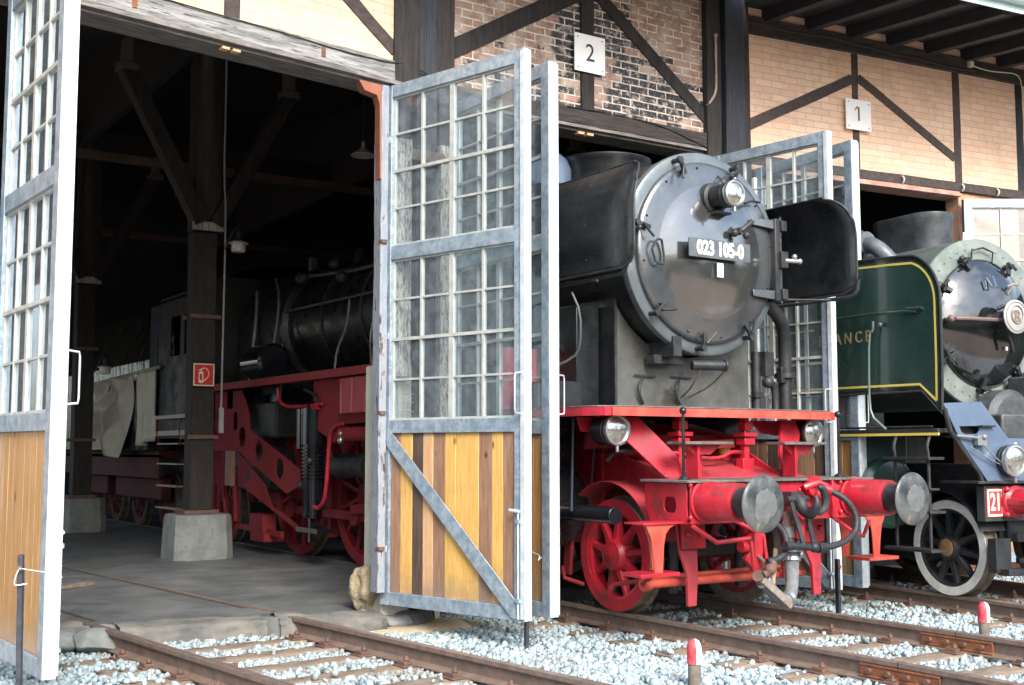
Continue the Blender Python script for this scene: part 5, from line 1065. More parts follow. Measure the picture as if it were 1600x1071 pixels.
for x in (-.52, -.08):
    P('cable_hook', MB().tube([(x, 1.87, 2.08), (x - .06, 1.84, 2.02), (x - .06, 1.84, 1.93), (x, 1.86, 1.86)], .014, 8, 1).bar((x + .02, 1.86, 2.12), (x + .02, 1.86, 1.85), .035, .03).bar((x - .10, 1.86, 2.12), (x + .15, 1.86, 2.11), .012, .012), blackm)
P('chain', MB().tube([(.05, 1.38, 2.16), (.06, 1.6, 2.02), (-.04, 1.8, 1.92)], .009, 6, 1).tube([(-.18, 1.46, 2.16), (-.17, 1.6, 2.0), (-.12, 1.8, 1.92)], .008, 6, 1), rustb)
P('deck_box', MB().box(-1.42, -1.1, 2.0, 2.6, 1.815, 2.05).box(-1.1, -.84, 2.1, 2.72, 1.815, 2.75), black, .01)
# cylinder and piston-rod tube
for s in (-1, 1):
    C_ = part('cylinder', L, (s * 1.12, 0, .94))
    MB().lathe([(.10, 2.34), (.22, 2.345), (.34, 2.37), (.39, 2.42), (.39, 2.46), (.36, 2.48), (.36, 3.5), (.39, 3.5), (.39, 3.58), (.2, 3.6)], (0, 0, 0), (0, 1, 0), 48).obj('cylinder_casing', black, C_)
    MB().lathe([(.20, 2.40), (.26, 2.43), (.26, 3.6)], (0, 0, .62), (0, 1, 0), 36).box(-.3, .3, 2.55, 3.45, .0, .7).obj('valve_chest', black, C_)
    MB().cyl((0, 2.36, -.06), (0, 1.52, -.06), .074, n=28).box(-.10, .10, 2.335, 2.36, -.16, .04).obj('piston_rod_tube', blackg, C_, bev=.004)
    b = MB()
    for i in range(12): a = R(30 * i); b.cyl((.35 * math.cos(a), 2.42, .35 * math.sin(a)), (.35 * math.cos(a), 2.39, .35 * math.sin(a)), .018, n=6)
    b.obj('bolt', blackm, C_)
# wheels
for s in (-1, 1):
    wheel(L, s * .80, 1.95, .5, red, tyre, s, 9, .15)
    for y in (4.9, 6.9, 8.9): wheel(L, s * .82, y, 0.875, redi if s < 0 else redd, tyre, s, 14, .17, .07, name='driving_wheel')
    wheel(L, s * .80, 11.75, .55, redd, tyre, s, 9, .14)
P('axle', MB().cyl((-.75, 1.95, .5), (.75, 1.95, .5), .08).cyl((-.75, 4.9, .875), (.75, 4.9, .875), .1).cyl((-.75, 6.9, .875), (.75, 6.9, .875), .1), redd)
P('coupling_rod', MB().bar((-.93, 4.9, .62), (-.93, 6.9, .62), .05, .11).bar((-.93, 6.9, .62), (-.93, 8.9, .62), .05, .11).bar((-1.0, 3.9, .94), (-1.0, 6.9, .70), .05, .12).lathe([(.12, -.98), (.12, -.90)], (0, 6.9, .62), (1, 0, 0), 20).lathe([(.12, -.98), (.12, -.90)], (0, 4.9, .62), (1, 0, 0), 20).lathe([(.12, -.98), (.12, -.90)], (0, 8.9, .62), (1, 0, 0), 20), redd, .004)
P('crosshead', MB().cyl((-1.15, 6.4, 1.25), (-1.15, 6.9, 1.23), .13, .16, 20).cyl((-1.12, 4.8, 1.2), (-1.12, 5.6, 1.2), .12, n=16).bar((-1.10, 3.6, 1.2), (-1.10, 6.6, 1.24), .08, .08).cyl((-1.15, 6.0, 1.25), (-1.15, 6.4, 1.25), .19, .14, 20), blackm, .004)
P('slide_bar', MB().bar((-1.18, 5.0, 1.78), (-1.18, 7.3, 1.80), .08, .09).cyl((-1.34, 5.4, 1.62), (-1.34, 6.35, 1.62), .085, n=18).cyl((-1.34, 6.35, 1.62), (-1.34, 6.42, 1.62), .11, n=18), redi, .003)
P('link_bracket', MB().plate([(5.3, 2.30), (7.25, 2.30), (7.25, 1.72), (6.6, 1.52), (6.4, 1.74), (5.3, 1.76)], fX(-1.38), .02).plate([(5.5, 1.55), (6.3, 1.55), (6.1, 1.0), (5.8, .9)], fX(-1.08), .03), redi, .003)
P('tool_box', MB().box(-1.47, -1.38, 5.4, 6.3, 1.86, 2.28), redp, .01, label='dull pink red box with pale streaks under the running board')
P('streak', MB().bar((-1.474, 5.95, 2.27), (-1.474, 5.97, 1.88), .003, .03).bar((-1.474, 6.25, 2.2), (-1.474, 6.24, 1.87), .003, .025).bar((-1.474, 5.6, 2.1), (-1.474, 5.62, 1.87), .003, .02), mat('milky water stain', (.42, .20, .17), .6))
# plate bracket with round holes
pl = [(10.95, 2.30), (10.95, 1.45), (10.0, 1.45), (8.6, .95), (8.45, .95), (8.3, 1.10), (9.35, 1.62), (9.75, 1.78), (9.75, 2.1), (10.0, 2.30), (10.35, 2.3), (10.35, 2.05), (10.5, 2.05), (10.5, 2.30)]
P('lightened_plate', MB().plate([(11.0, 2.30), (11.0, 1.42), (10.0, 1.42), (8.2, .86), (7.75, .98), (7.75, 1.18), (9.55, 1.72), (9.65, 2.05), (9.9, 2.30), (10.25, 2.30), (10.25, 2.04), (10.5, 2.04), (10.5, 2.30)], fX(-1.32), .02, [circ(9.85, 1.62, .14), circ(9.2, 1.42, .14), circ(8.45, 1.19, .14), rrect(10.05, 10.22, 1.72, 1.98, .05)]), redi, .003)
P('lightened_plate', MB().plate([(10.0, 1.40), (10.0, .95), (9.4, .80), (8.7, .62), (9.0, .95)], fX(-1.30), .02, [circ(9.65, 1.08, .11)]), redi, .003)
P('side_bracket', MB().box(-1.4, -1.34, 10.05, 10.3, .92, 1.42), mat('dusty pink bracket', (.30, .16, .13), .7), .004)
P('ashpan', MB().box(-1.05, 1.05, 9.4, 11.0, .85, 1.5).box(-1.2, -.8, 8.9, 9.9, 1.6, 2.1), blackm, .03)
P('brake_gear', MB().tube([(-1.3, 10.6, 1.4), (-1.3, 10.6, .6), (-1.25, 10.3, .35)], .03, 8, 1).tube([(-1.25, 10.3, 1.2), (-1.25, 10.2, .4)], .04, 8).bar((-1.2, 10.5, .35), (-1.2, 8.6, .30), .05, .08).box(-1.3, -1.0, 9.0, 9.5, .18, .30).box(-1.28, -1.08, 9.1, 9.6, .3, .55).cyl((-1.3, 11.1, .9), (-1.3, 11.1, .4), .07).bar((-1.2, 8.0, .4), (-1.2, 9.3, .75), .04, .06), redd, .004)
P('brake_hanger', MB().box(-.86, -.74, 7.82, 7.9, .3, 1.3).box(-.86, -.74, 5.82, 5.9, .3, 1.3).box(-.9, -.7, 7.72, 7.84, .55, .95), redd, .004)
# air pump
AP = part('air_pump', L, (-1.36, 7.25, 0))
MB().cyl((0, 0, 1.95), (0, 0, 1.50), .16, n=28).cyl((0, 0, 1.05), (0, 0, .95), .15, n=28).cyl((0, .3, 1.95), (0, .3, 1.45), .10, n=24).cyl((0, 0, .80), (0, 0, .62), .11, n=24).box(-.05, .05, -.03, .03, .30, .62).box(-.10, .12, -.35, .30, .42, .48).lathe([(.10, 1.95), (.08, 2.02), (.03, 2.04)], n=24).obj('pump_cylinder', blackg, AP)
b = MB()
for i in range(9): b.cyl((0, 0, 1.09 + i * .045), (0, 0, 1.112 + i * .045), .165, n=28)
for i in range(7): b.cyl((0, .0, .80 + i * .03 - .2), (0, .0, .815 + i * .03 - .2), .125, n=28)
b.cyl((0, 0, .8), (0, 0, 1.5), .13, n=28); b.obj('cooling_fin', blackg, AP)
MB().tube([(-.05, -.18, 1.95), (-.06, -.2, 2.1), (-.05, .2, 2.2)], .02, 8, 1).sph((-.1, -.1, 1.3), .05).sph((-.12, .1, 1.0), .05).obj('pump_pipe', chrome if False else blackm, AP)
P('red_pipe', MB().tube([(-1.42, 6.3, 1.75), (-1.42, 6.62, 1.70), (-1.42, 6.68, 1.45), (-1.42, 6.75, .85), (-1.42, 6.95, .72), (-1.42, 7.1, .74)], .026, 8, 2).tube([(-1.42, 8.3, 2.25), (-1.42, 8.2, 2.0), (-1.42, 7.3, 1.98), (-1.42, 6.9, 2.0)], .022, 8, 2).tube([(-1.42, 7.0, 1.95), (-1.42, 7.4, 1.98), (-1.42, 7.6, 1.8)], .02, 8, 2), red)
P('grease_nipple', MB().sph((-1.42, 6.35, 1.55), .045).sph((-1.42, 6.35, 1.63), .03), chrome)
# steps, guard irons, front low gear
def step(s):
    M = part('front_step', L)
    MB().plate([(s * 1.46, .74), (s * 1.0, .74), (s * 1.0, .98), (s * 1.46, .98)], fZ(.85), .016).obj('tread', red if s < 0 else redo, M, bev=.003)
    leg = [(s * 1.42, .85), (s * 1.10, .85), (s * 1.17, .82), (s * 1.215, .77), (s * 1.235, .68), (s * 1.25, .47), (s * 1.33, .47), (s * 1.345, .62), (s * 1.37, .76), (s * 1.40, .81)]
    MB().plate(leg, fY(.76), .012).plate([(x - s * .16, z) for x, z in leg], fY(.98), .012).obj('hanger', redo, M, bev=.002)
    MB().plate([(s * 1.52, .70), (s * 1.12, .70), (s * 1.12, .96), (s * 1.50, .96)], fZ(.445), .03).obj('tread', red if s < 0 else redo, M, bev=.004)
step(-1); step(1)
for s in (-1, 1):
    P('guard_iron', MB().add([(s * .60, 1.10, .86), (s * .80, 1.10, .86), (s * .84, 1.02, .60), (s * .80, .98, .42), (s * .79, .98, .15), (s * .70, .98, .15), (s * .68, .98, .42), (s * .62, 1.06, .66)] + [(s * .60, 1.13, .86), (s * .80, 1.13, .86), (s * .84, 1.05, .60), (s * .80, 1.01, .42), (s * .79, 1.01, .15), (s * .70, 1.01, .15), (s * .68, 1.01, .42), (s * .62, 1.09, .66)], [tuple(range(8)), tuple(range(8, 16))[::-1]] + [(i, (i + 1) % 8, 8 + (i + 1) % 8, 8 + i) for i in range(8)]), redp if s < 0 else red, .003)
    P('bracket_plate', MB().box(s * .72 - .13, s * .72 + .13, .98, 1.0, .62, .84).sph((s * .72 - .07, .975, .74), .028).sph((s * .72 + .07, .975, .74), .028), red, .002)
P('bogie_cross_tube', MB().cyl((-1.05, 1.18, .33), (.78, 1.18, .33), .036, n=20).cyl((-1.11, 1.18, .33), (-1.04, 1.18, .33), .058, n=20).cyl((-.95, 1.3, .36), (.6, 1.3, .38), .02, n=8), redo, .003, label='faded red cross tube low above the rails')
P('brake_link', MB().tube([(-1.12, 1.18, .33), (-1.06, 1.05, .45), (-1.05, 1.0, .7)], .018, 8).tube([(-.98, 1.3, .35), (-1.1, 1.55, .30), (-1.2, 1.5, .28)], .02, 8).tube([(.72, 1.18, .35), (.66, 1.1, .6), (.60, 1.1, .85)], .018, 8).tube([(.45, 1.1, .3), (.40, 1.05, .85)], .02, 8), redd)
P('cushion_spring', MB().cyl((-.55, 1.45, .2), (-.55, 1.45, .8), .05).cyl((-.38, 1.45, .2), (-.38, 1.45, .7), .045).cyl((.3, 1.5, .2), (.3, 1.5, .7), .05).box(-.6, .6, 1.5, 1.6, .5, .62), blackm)
P('under_beam_rail', MB().tube([(-1.0, .70, .84), (-.82, .60, .70), (-.40, .60, .72), (-.36, .60, .74)], .02, 8).tube([(-.55, .66, .86), (-.34, .56, .74), (-.30, .56, .50), (-.36, .56, .36), (-.44, .56, .40), (-.46, .58, .70)], .018, 8).box(-.45, -.36, .55, .58, .48, .76), red, label='bent red rail hanging under the buffer beam')
P('under_beam_rail', MB().tube([(.60, .66, .86), (.80, .60, .72), (.95, .62, .68), (1.15, .72, .80)], .018, 8), red)
P('lower_valve', MB().cyl((-.12, .95, .8), (-.12, .95, .56), .07).cyl((-.25, .92, .62), (.0, .92, .60), .05).bar((-.2, .9, .55), (.06, .86, .26), .05, .09).sph((-.12, .9, .68), .09).cyl((.35, .8, .85), (.35, .8, .6), .04), red, .003)
# coupling
K = part('screw_coupling', L)
MB().tube([(0, .66, 1.04), (0, .55, 1.05), (0, .47, 1.02), (0, .44, .95), (0, .37, .91), (0, .30, .95), (0, .28, 1.02), (0, .30, 1.06)], [.042, .042, .042, .045, .048, .05, .052, .052, .052, .05, .045, .038, .03, .02], 14, 1).box(-.07, .07, .50, .66, .97, 1.09).obj('draw_hook', blackm, K)
MB().bar((-.075, .50, 1.03), (-.06, .38, .66), .02, .045, up=(1, 0, 0)).bar((.075, .50, 1.03), (.06, .38, .66), .02, .045, up=(1, 0, 0)).cyl((-.12, .50, 1.03), (.12, .50, 1.03), .028).tube([(.10, .36, 1.13), (.15, .36, 1.13), (.19, .36, 1.05), (.18, .36, .96), (.12, .36, .92), (.07, .36, .93)], [.014, .022, .03, .033, .034, .034, .033, .03, .026], 10, 1).obj('coupling_link', blackm, K, bev=.003)
MB().cyl((-.20, .38, .66), (.18, .38, .62), .028, n=16).cyl((-.28, .38, .665), (-.19, .38, .66), .036, n=16).cyl((.10, .38, .63), (.2, .38, .63), .042, n=14).sph((.04, .36, .64), .045).obj('coupling_screw', blackm, K)
P('air_hose', MB().tube([(.40, .66, 1.12), (.44, .56, 1.10), (.56, .46, 1.02), (.64, .42, .88), (.60, .40, .74), (.42, .38, .66), (.22, .38, .63)], .027, 14, 2), rubber)
P('hose_coupling_head', MB().cyl((.34, .66, 1.13), (.34, .60, 1.13), .09).cyl((.36, .62, 1.12), (.45, .52, 1.09), .045).tube([(.22, .63, 1.12), (.34, .58, 1.16), (.44, .56, 1.12)], .03, 8).sph((.36, .58, 1.06), .05), red)
P('air_hose', MB().tube([(-.20, .66, .86), (-.16, .52, .80), (-.18, .44, .66), (-.28, .42, .56), (-.42, .44, .54)], .027, 14, 2).tube([(.05, .66, .86), (.03, .55, .82), (.0, .50, .70), (-.04, .50, .58)], .028, 12, 2), rubber)
P('steam_hose', MB().tube([(-.02, .60, .84), (-.03, .56, .76), (-.04, .54, .70)], .05, 14, 1).tube([(-.04, .54, .62), (-.06, .52, .40), (-.09, .50, .26), (-.16, .49, .20), (-.26, .49, .24), (-.46, .50, .42)], [.062, .064, .064, .062, .06, .058, .056, .054, .054], 16, 2), canv)
P('steam_hose_valve', MB().cyl((-.02, .60, .92), (-.04, .54, .66), .045).tube([(-.03, .50, .92), (-.07, .48, .84), (-.03, .48, .78), (.02, .48, .84)], .012, 6), rustb)
P('red_valve_cap', MB().cyl((.0, .50, .86), (-.01, .49, .70), .03).sph((.0, .5, .86), .032), red)
P('hose_clamp', MB().cyl((-.04, .54, .60), (-.04, .54, .63), .085, n=20).cyl((-.045, .535, .55), (-.05, .53, .52), .075, n=20).cyl((-.12, .495, .23), (-.15, .49, .215), .070).cyl((-.40, .497, .37), (-.42, .50, .39), .066).sph((.03, .50, .57), .03), mat('bright steel band', (.5, .52, .53), .25, .8))
P('heat_sleeve', MB().bar((-.17, .44, .17), (-.47, .46, .40), .05, .055), mat('rust spotted sleeve', (.20, .155, .12), .7, 0, (.28, .26, .23), 30, spots=((.05, .04, .04), .55, 60)), .004)
P('hose_coupling_head', MB().lathe([(.05, 0), (.05, .03), (.04, .04), (.04, .07)], (-.49, .48, .43), (.7, .3, -.4), 20).tube([(-.46, .44, .44), (-.40, .40, .48), (-.38, .42, .54)], .03, 8, 1).sph((-.41, .42, .48), .05), rustb, .002)
P('chain', MB().tube([(-.38, .55, .38), (-.41, .52, .45), (-.39, .48, .52), (-.42, .55, .58)], .016, 8, 2), rustb)
P('hose_stick', MB().cyl((-.14, .62, .62), (-.22, .60, .20), .02), mat('brown pipe lagging', (.36, .26, .18), .8), 0)
P('sand_pipe', MB().tube([(-.72, 2.3, 1.7), (-.74, 2.34, 1.3), (-.75, 2.36, .9), (-.76, 2.4, .5)], .010, 8, 1).tube([(-1.25, 1.95, 1.72), (-1.22, 2.0, 1.45), (-1.22, 2.02, .9)], .012, 8, 1), mat('thin blue black pipe', (.05, .07, .10), .3, .3))
P('cable', MB().tube([(-1.05, 1.6, 1.42), (-.95, 1.55, 1.44), (-.72, 1.5, 1.5)], .016, 8, 1).tube([(-1.1, 1.65, 1.35), (-1.02, 1.7, 1.40), (-.9, 1.6, 1.48), (-.66, 1.6, 1.52)], .018, 8, 1), rubber)
# rail sweep near the wheel rear
P('rail_guard', MB().bar((-.83, 2.55, .9), (-.83, 2.62, .28), .04, .10).box(-.9, -.72, 2.5, 2.6, .85, .95).tube([(-.9, 2.6, .35), (-.95, 2.5, .26), (-.8, 2.4, .2)], .02, 8), redd, .004)

# ================================================================== TENDER and tarpaulin
T = thing('tender', 'black glossy coal tender behind the cab, streaked with reflections in the dark shed', 'tender')
MB().box(-1.46, 1.46, 13.95, 20.6, 1.42, 3.0).obj('tank', wavy, T, bev=.02)
m = MB(); m.add([(-1.46, 13.95, 3.0), (1.46, 13.95, 3.0), (1.0, 13.95, 4.0), (-1.0, 13.95, 4.0), (-1.46, 20.6, 3.0), (1.46, 20.6, 3.0), (1.0, 20.6, 4.0), (-1.0, 20.6, 4.0)], [(0, 1, 2, 3), (4, 7, 6, 5), (0, 3, 7, 4), (1, 5, 6, 2), (2, 6, 7, 3)]); m.obj('coal_bunker', wavy, T)
MB().box(-1.3, -1.25, 13.8, 20.6, .95, 1.35).box(1.25, 1.3, 13.8, 20.6, .95, 1.35).box(-1.3, 1.3, 13.8, 20.6, 1.30, 1.41).obj('frame', mat('shade darkened red frame', (.085, .012, .012), .8, 0, (.05, .012, .012), 3), T)  # undercarriage red taken near black, dim light put into its colour
for y in (14.9, 16.6, 18.2, 19.6): wheel(T, -.80, y, .5, MATS['shade darkened red frame'], tyre, -1, 8, .14)
MB().box(-1.1, -.9, 14.3, 17.2, .55, .95).box(-1.1, -.9, 17.8, 20.2, .55, .95).obj('bogie_frame', MATS['shade darkened red frame'], T, bev=.03)
MB().box(-1.47, -1.44, 13.3, 13.9, 1.6, 3.9).obj('gangway_sheet', navy, T)
MB().tube([(-1.55, 13.1, 2.80), (-1.55, 17.8, 2.70)], .03, 8).obj('hand_rail', mat('bleached wood pole', (.35, .32, .27), .6), T)
tp = MB(); NX, NZ = 60, 30; vs = []; fs = []
for i in range(NX + 1):
    u = i / NX
    for j in range(NZ + 1):
        v = j / NZ; y = 17.45 - 2.75 * u * (1 - .10 * v)
        hang = 1.38 + .10 * math.sin(u * 3.1) - .1 * u; top = 2.71 + .02 * u
        sag = .9 * v * (1 - v) * 0
        f1 = .16 * math.sin(u * 15 + 2.5 * v * (1 - 2 * u)) * (.35 + v); f2 = .05 * math.sin(u * 37 + 5 * v + 1) * (1 - .6 * v)
        f3 = .17 * math.sin(9 * (v - .9 * (u - .5) ** 2 * 4) + 1) * math.sin(math.pi * u)
        vs.append((-1.57 - .06 * v + f1 * .8 + f2 + f3, y, top + (hang - top) * v))
for i in range(NX):
    for j in range(NZ): a = i * (NZ + 1) + j; fs.append((a, a + 1, a + NZ + 2, a + NZ + 1))
o = tp.add(vs, fs).obj('tarpaulin', tarpm, ang=80); tag(o, 'khaki tarpaulin hanging in folds from a pole along the tender', 'tarpaulin'); o.modifiers.new('t', 'SOLIDIFY').thickness = .006
tp = MB(); vs = []; fs = []
for i in range(31):
    for j in range(21):
        u, v = i / 30, j / 20; vs.append((-1.55 + .05 * math.sin(u * 14 + v) * (.5 + v) + .02 * math.sin(u * 31), 14.38 - 1.05 * u, 2.76 - (1.22 + .04 * math.sin(u * 5)) * v))
for i in range(30):
    for j in range(20): a = i * 21 + j; fs.append((a, a + 1, a + 22, a + 21))
o = tp.add(vs, fs).obj('tarpaulin', tarpm, ang=80); tag(o, 'pale narrow cloth sheet hanging between the tarpaulin folds and the cab ladder', 'cloth sheet'); o.modifiers.new('t', 'SOLIDIFY').thickness = .006
# ================================================================== GREEN LOCOMOTIVE
G = thing('steam_locomotive', 'dark green steam locomotive with yellow lining, gold FRANCE lettering and a white rimmed front wheel', 'steam locomotive', (3.407, 0, 0), R(-7))
def Q(name, mb, m, bev=.0, parent=None, **k): return mb.obj(name, m, parent or G, bev=bev, **k)
GC = 2.77
def cpt(cx, cz, r, a): return (cx + r * math.cos(R(a)), cz + r * math.sin(R(a)))
for s in (-1, 1):
    # side sheet: outline in (y, z)
    def outl(o=0.):
        pts = [(4.0, 2.0 + o), (.60 + o * .3, 2.0 + o), (.36 + o, 1.78 + o * 1.6)]
        pts += [(.34 + o, 2.2), (.34 + o, 2.86)]
        pts += [cpt(.34 + .48, 2.86, .48 - o, 180 - a) for a in range(8, 76, 8)]
        pts += [(.95, 3.34 - o), (2.0, 3.40 - o), (4.0, 3.48 - o)]
        return pts
    Q('smoke_deflector', MB().plate(outl(), fX(s * 1.46 - .008), .016), green, .003)
    if s < 0:
        lin = [(2.6, 2.085), (.63, 2.065), (.425, 1.90), (.415, 2.3), (.415, 2.86)] + [cpt(.82, 2.86, .405, 180 - a) for a in range(8, 76, 8)] + [(.95, 3.265), (2.0, 3.325), (2.6, 3.35)]
        m = MB()
        def ribbon(pts, w, x, d=.003):
            mm = MB()
            P3 = [Vector((p[0], p[1], 0)) for p in pts]; vs = []
            for i, p in enumerate(P3):
                a = (P3[min(i + 1, len(P3) - 1)] - P3[max(i - 1, 0)]).normalized(); nn = Vector((-a.y, a.x, 0)) * w / 2
                vs += [(x, *(p + nn)[:2]), (x, *(p - nn)[:2]), (x + d, *(p + nn)[:2]), (x + d, *(p - nn)[:2])]
            fs = []
            for i in range(len(P3) - 1): k = i * 4; fs += [(k, k + 1, k + 5, k + 4), (k + 2, k + 6, k + 7, k + 3), (k, k + 4, k + 6, k + 2), (k + 1, k + 3, k + 7, k + 5)]
            return mm.add(vs, fs)
        Q('lining', ribbon(lin[:3], .022, -1.4725), yellow); Q('lining', ribbon(lin[2:], .022, -1.4725), yellow)
        edge_ = outl(.016); Q('black_border', ribbon(edge_, .045, -1.4715), black)
        Q('edge_angle', MB().tube([(-1.475, y, z) for y, z in outl(0)], .011, 6), blackm)
        Q('grab_rail', MB().tube([(-1.49, 2.6, 2.80), (-1.51, 1.2, 2.80), (-1.51, .75, 2.78), (-1.49, .62, 2.76)], .012, 6).tube([(-1.485, .75, 2.80), (-1.485, .55, 2.79)], .02, 8), green)
text('F R A N C E', .16, .002, 'side_lettering', gold, G, Matrix.Translation((-1.472, 1.66, 2.58)) @ Matrix.Rotation(R(-90), 4, 'Z') @ UP, .95, .002, 1.0)
Q('valance_line', MB().box(-1.49, -1.475, .40, 4.0, 1.575, 1.60), yellow)
Q('running_board', MB().box(-1.475, -.6, .42, 6, 1.60, 1.64).box(.6, 1.475, .42, 6, 1.60, 1.64), blackm, .004)
Q('rivet_row', MB().tube([(-1.46, .5, 1.66), (-1.46, 2.6, 1.66)], .012, 6), blackm)
Q('long_grab_rail', MB().tube([(-1.52, 1.18, 2.72), (-1.52, 1.18, 2.62), (-1.54, 1.22, 2.6), (-1.54, 1.24, 2.0), (-1.54, 1.22, 1.78), (-1.50, 1.12, 1.68), (-1.48, 1.08, 1.64)], .012, 8, 1).sph((-1.5, 1.10, 2.68), .025), mat('grey green rail', (.12, .17, .16), .35, .3))
# boiler, smokebox
Q('smokebox', MB().lathe([(.90, 1.22), (.905, 1.30), (.905, 3.4), (.86, 3.45), (.86, 9)], (0, 0, GC), (0, 1, 0), 64, False, True), mat('dull grey green smokebox', (.06, .085, .08), .4, .1, (.10, .13, .12), 5, bump=.1, bs=20, spots=((.05, .06, .06), .66, 12)))
Q('front_ring', MB().lathe([(.90, 1.24), (.905, 1.20), (.895, 1.185), (.70, 1.165), (.66, 1.17)], (0, 0, GC), (0, 1, 0), 64, False, False), frn)
b = MB()
for i in range(44): a = R(i * 360 / 44); b.sph((.80 * math.cos(a), 1.168, GC + .80 * math.sin(a)), .009, 6)
Q('ring_rivet', b, frn)
GD = part('smokebox_door', G, (-.02, 0, GC))
MB().lathe([(.67, 1.17), (.68, 1.14), (.66, 1.12), (.60, 1.08), (.50, 1.035), (.36, .99), (.20, .965), (.08, .957), (.001, .956)], (0, 0, 0), (0, 1, 0), 72, False, False).obj('door_dome', mat('mirror black door', (.085, .09, .10), .08, .88, (.12, .125, .13), 2, bump=.03, bs=12, coat=.6), GD, ang=80)
for a in (20, 60, 115, 150, 215, 262, 310, 345):
    c, s_ = math.cos(R(a)), math.sin(R(a)); e = Vector((c, 0, s_)); tt = Vector((-s_, 0, c))
    MB().bar(e * .76 + Vector((0, 1.12, 0)), e * .60 + Vector((0, 1.06, 0)), .05, .03, up=(0, 1, 0)).cyl(e * .71 + Vector((0, 1.16, 0)), e * .71 + Vector((0, 1.04, 0)), .028, n=8).bar(e * .71 + Vector((0, 1.05, 0)) - tt * .07, e * .71 + Vector((0, 1.05, 0)) + tt * .07, .025, .02, up=(0, 1, 0)).obj('door_clamp', blackm, GD, bev=.003)
MB().tube([(-.62, 1.06, 0), (-.60, .90, 0), (-.2, .86, .0), (.2, .84, 0), (.58, .9, 0)], .022, 8, 1).sph((-.64, .98, 0), .04).obj('hand_rail', mat('worn copper rail', (.16, .11, .095), .6, .3), GD)
MB().cyl((0, .96, 0), (0, .86, 0), .10).cyl((0, .86, 0), (0, .80, 0), .05).tube([(0, .9, -.02), (.06, .86, -.2), (.12, .88, -.32)], .02, 8).tube([(-.06, .9, .12), (0, .86, .16), (.06, .9, .12)], .02, 8, 1).obj('central_lock', blackm, GD)
MB().tube([(-.12, .98, .45), (-.10, .93, .36), (-.04, .93, .36), (-.03, .98, .47)], .012, 6).obj('foot_loop', bluegrey, GD)
MB().bar((-.14, 1.16, .73), (.12, 1.16, .75), .03, .12, up=(0, 1, 0)).obj('number_holder', frn, GD, bev=.004) if False else MB().tube([(-.16, 1.14, .64), (-.16, 1.12, .76), (0, 1.12, .80), (.15, 1.12, .76), (.15, 1.14, .64), (-.16, 1.14, .64)], .010, 6).obj('bracket', blackm, GD)
MB().box(.10, .13, .955, .96, -.30, -.26).obj('paper_card', whitep, GD)
MB().tube([(.18, .97, .38), (.22, .93, .40), (.30, .93, .40), (.33, .98, .42)], .014, 6).tube([(.2, .99, .30), (.22, .95, .38)], .014, 6).obj('handle', mat('bare brass', (.35, .33, .25), .4, .4), GD)
BG = part('round_badge', GD, (.03, .74, .03))
MB().lathe([(.001, 0), (.165, 0), (.175, .006), (.175, .02), (.001, .022)], (0, 0, 0), (0, 1, 0), 40, False, False).obj('badge_plate', mat('pale grey cast badge', (.36, .38, .38), .45, .3, (.42, .44, .43), 12), BG)
bm_ = mat('bronze monogram', (.22, .17, .13), .5, .3)
MB().ring((0, -.004, 0), (0, 1, 0), .145, .155, .005, 40).tube([(0 + .085 * math.cos(R(a)), -.006, .02 + .085 * math.sin(R(a)) * 1.1) for a in range(0, 360, 20)], .006, 6, 0, True).obj('badge_ring', bm_, BG)
text('R', .17, .002, 'monogram', bm_, BG, Matrix.Translation((.01, -.006, .0)) @ UP, 1., .004); text('C', .17, .002, 'monogram', bm_, BG, Matrix.Translation((-.03, -.0065, .0)) @ UP, 1., .002)
# chimney, steam pipe
ch = MB(); vs = []; fs = []
prof = [(1.0, 3.60), (1.0, 3.75), (1.04, 3.98), (1.07, 4.03), (1.05, 4.05), (.96, 4.04), (.90, 3.8)]
for k_, z in prof:
    for i in range(48):
        a = 2 * math.pi * i / 48; x = .25 * k_ * math.cos(a); y = .25 * k_ * math.sin(a); y += .24 if math.sin(a) > 0 else -.24; vs.append((x, 2.12 + y, z))
for j in range(len(prof) - 1):
    for i in range(48): fs.append((j * 48 + i, j * 48 + (i + 1) % 48, j * 48 + 48 + (i + 1) % 48, j * 48 + 48 + i))
fs.append(tuple((len(prof) - 1) * 48 + i for i in range(48)))
Q('chimney', ch.add(vs, fs), mat('dusty blue black chimney', (.025, .03, .035), .5, .1, (.055, .065, .07), 5, bump=.2, bs=30, spots=((.22, .25, .26), .68, 22)))
Q('steam_fitting', MB().lathe([(.20, -1.05), (.20, -1.00), (.15, -.98), (.13, -.8)], (0, 1.95, 3.62), (1, 0, 0), 32).tube([(-1.05, 1.9, 3.62), (-1.13, 1.65, 3.62), (-1.1, 1.48, 3.52), (-1.0, 1.42, 3.38)], .085, 16, 2).lathe([(.12, 0), (.12, .03)], (-1.13, 1.64, 3.62), (0, 1, 0), 20), mat('grey blue fitting', (.09, .11, .12), .45, .2, (.14, .16, .17), 6))
b = MB()
for i in range(16): a = R(i * 22.5); b.sph((-1.055, 1.95 + .175 * math.cos(a), 3.62 + .175 * math.sin(a)), .014, 6)
Q('bolt', b, blackm)
